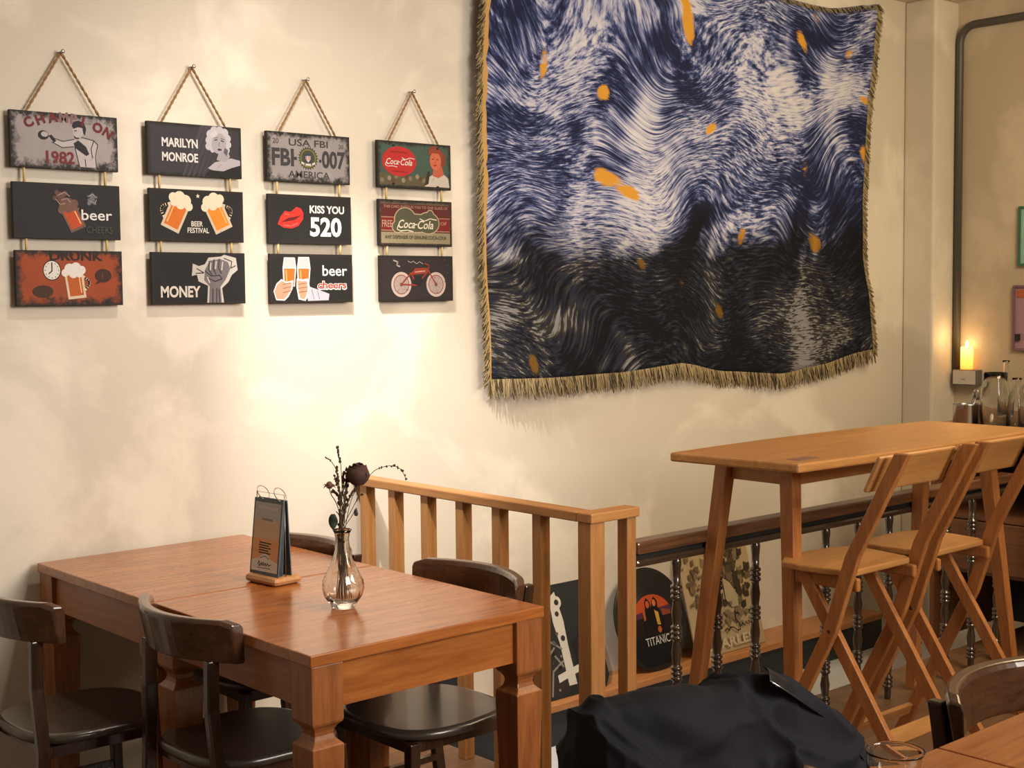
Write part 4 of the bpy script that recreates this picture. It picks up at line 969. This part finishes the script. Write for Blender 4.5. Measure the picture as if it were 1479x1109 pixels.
# ------------------------------------------------------------------ right side cabinet
cb = thing('counter_cabinet', 'brown wooden counter cabinet with open shelf behind the stools', 'cabinet', (5.40, 3.1, 0))
y0, y1 = -1.1, .40
MB().box((-.02, y0, .90), (.62, y1, .93)).build('worktop', MT['cab'], cb, bevel=.004)
MB().box((0, y0+.01, -.0), (.6, y0+.03, .8998)).build('side_panel', MT['cab'], cb); MB().box((0, .17, .0), (.6, .19, .8998)).build('side_panel', MT['cab'], cb)
MB().box((0, y0+.031, .56), (.6, .169, .58)).build('shelf', MT['cab'], cb)
MB().box((.58, y0+.031, 0), (.6, .169, .8998)).build('back_panel', MT['black'], cb)
for k in range(2):
    ya = y0+.04+k*.62; yb = ya+.60
    d_ = MB().box((-.012, ya, .34), (.006, yb, .555)).build('drawer', MT['cab'], cb, bevel=.003)
MB().box((.02, y0+.031, .32), (.58, .169, .335)).build('shelf', MT['cab'], cb)
MB().box((0, .191, .86), (.03, y1, .8998)).build('apron', MT['cab'], cb)
# bottles etc. on the worktop
BZ = .9305
def at(px, z=BZ, y=None): return onz(px[0], px[1], z)
def bottle(name, label, cat, x, y, prof, mat='bottle'):
    t = thing(name, label, cat, (x, y, BZ)); th = .003
    inn = [(max(r-th, .002), z) for r, z in prof[1:]]
    MB().lathe(prof+inn[::-1]+[(prof[0][0]*.9, .008), (.0001, .007)], n=28).build('bottle_body', MT[mat], t); return t
def onX(px, py, X): return onx(px, py, X)
p = onX(1437, 612, 5.62)
jg = bottle('glass_jug', 'wide clear glass jug on the counter beside the cutlery tin', 'jug', 5.62, p.y, [(.055, 0), (.062, .01), (.064, .15), (.058, .19), (.050, .215), (.052, .255)])
p = onX(1456, 612, 5.72)
bottle('glass_bottle', 'tall slim glass bottle standing behind the wide jug', 'bottle', 5.80, onX(1452, 605, 5.80).y, [(.030, 0), (.034, .008), (.034, .18), (.016, .24), (.014, .29), (.017, .30)])
bottle('glass_bottle', 'stout clear bottle near the right frame edge on the counter', 'bottle', 5.62, onX(1468, 612, 5.62).y, [(.040, 0), (.044, .01), (.044, .13), (.020, .185), (.018, .225), (.022, .235)])
bottle('glass_bottle', 'clear bottle cut off by the right frame edge', 'bottle', 5.66, onX(1484, 612, 5.66).y, [(.036, 0), (.040, .01), (.040, .15), (.018, .21), (.017, .26), (.020, .27)])
p = onX(1396, 612, 5.62)
tn = thing('cutlery_tin', 'shiny steel tin holding cutlery on the counter', 'container', (5.62, p.y, BZ))
MB().lathe([(.058, 0), (.060, .004), (.060, .106), (.062, .11), (.058, .11), (.056, .105), (.056, .008), (.0001, .006)], n=32).build('tin_body', MT['steel'], tn)
for i in range(6):
    a_ = random.random()*6.3; tp = Vector((.05*math.cos(a_), .05*math.sin(a_), .14+.02*random.random())); lo = Vector((-.02*math.cos(a_), -.02*math.sin(a_), .012))
    s_ = thing('spoon', 'steel spoon standing bowl up in the cutlery tin', 'spoon', (5.62+lo.x, p.y+lo.y, BZ+lo.z), 0, 'cutlery in the tin')
    m = MB().tube([(0, 0, 0), tp-lo], .0022, 6); e_ = tp-lo; m.ball((e_.x, e_.y, e_.z), .014, 10, 8, (1, .35, 1.4)); m.build('spoon_body', MT['steel'], s_)
# switch box, conduit, candle
pb = onX(1410, 545, RX-.06)
sb = thing('switch_box', 'pale grey electrical box at the lower end of the wall conduit', 'switch', (RX, pb.y, 1.09))
bz0 = onX(1392, 556, RX-.06).z-1.09; bz1 = onX(1392, 534, RX-.06).z-1.09; by1 = onX(1376, 545, RX-.06).y-pb.y
MB().box((-.06, 0, bz0), (-.001, by1, bz1)).build('box_body', MT['boxdark'], sb, bevel=.003)
MB().box((-.066, .004, bz0+.004), (-.0602, by1-.004, bz1-.004)).build('cover_plate', MT['box'], sb, bevel=.001)
MB().box((-.070, by1*.5-.008, (bz0+bz1)/2-.008), (-.0662, by1*.5+.008, (bz0+bz1)/2+.008)).build('rocker', MT['box'], sb)
pc = onX(1384, 300, RX-.022).y
pz = onX(1386, 30, RX-.022).z; top = pz
cz = top-.02
pts = [(RX-.022, pc, 1.09+bz1+.001), (RX-.022, pc, cz-.10)]
for k in range(1, 9): a = PI/2*k/8; pts.append((RX-.022, pc-.09*(1-math.cos(a)), cz-.10+.09*math.sin(a)))
pts.append((RX-.022, 1.5, cz-.01))
pp = MB().tube(pts, .020, 12).build('conduit_pipe', MT['pipe'], None); tag(pp, 'dark grey conduit pipe climbing the right wall and bending at the ceiling', 'pipe')
pcn = onX(1396, 532, RX-.035)
cn = thing('candle', 'glowing amber pillar candle standing on the switch box', 'candle', (RX-.034, pcn.y, 1.09+bz1+.0015))
t = NT('glowing_wax'); sx = t.n('ShaderNodeSeparateXYZ'); t.l(t.tc.outputs['Object'], sx.inputs[0])
e_ = t.ramp(sx.outputs[2], [(.0, (.9, .20, .02)), (.05, (1, .42, .05)), (.10, (1, .62, .16))])
t.set(Base_Color=(.9, .6, .25), Roughness=.6, Emission_Color=e_); t.b.inputs['Emission Strength'].default_value = 2.2
MB().lathe([(.030, 0), (.032, .003), (.032, .115), (.028, .119), (.020, .112), (.0001, .110)], n=28).build('wax', t.m, cn)
t = NT('flame'); t.set(Base_Color=(1, .8, .4), Emission_Color=(1, .75, .35)); t.b.inputs['Emission Strength'].default_value = 18
MB().lathe([(.0001, .112), (.006, .120), (.007, .128), (.004, .142), (.0001, .154)], n=12).build('flame', t.m, cn)
l = bpy.data.lights.new('candle_light', 'POINT'); l.energy = .5; l.color = (1, .55, .2); l.shadow_soft_size = .02
lo = bpy.data.objects.new('candle_light', l); COL.objects.link(lo); lo.location = (RX-.12, pcn.y, 1.09+bz1+.17)
# framed pictures on the right wall
def wallpic(name, label, px, pyt, pyb, fc, gc, wd=.3):
    a = onX(px, pyt, RX-.012); b = onX(px, pyb, RX-.012)
    t = thing(name, label, 'picture', (RX, a.y-wd, b.z)); h = a.z-b.z
    MB().box((-.012, 0, 0), (-.001, wd, h)).build('backing', flat(name+'_ground', gc, .5), t)
    f_ = MB(); e = .012
    f_.box((-.020, 0, 0), (-.0122, wd, e)).box((-.020, 0, h-e), (-.0122, wd, h)).box((-.020, 0, e), (-.0122, e, h-e)).box((-.020, wd-e, e), (-.0122, wd, h-e))
    f_.build('frame', flat(name+'_rim', fc, .5), t); return t
wallpic('framed_picture', 'green framed picture high on the right wall at the frame edge', 1472, 298, 384, lin((60, 110, 84)), lin((150, 190, 180)))
w2 = wallpic('small_poster', 'lilac poster with dark marks lower on the right wall', 1464, 412, 506, lin((120, 90, 104)), lin((166, 130, 144)))
MB().box((-.0210, .255, .05), (-.0202, .285, .085)).build('mark', MT['black'], w2); MB().box((-.014, .16, .27), (-.0122, .28, .31)).build('mark', flat('orange_mark', lin((176, 96, 60)), .6), w2)
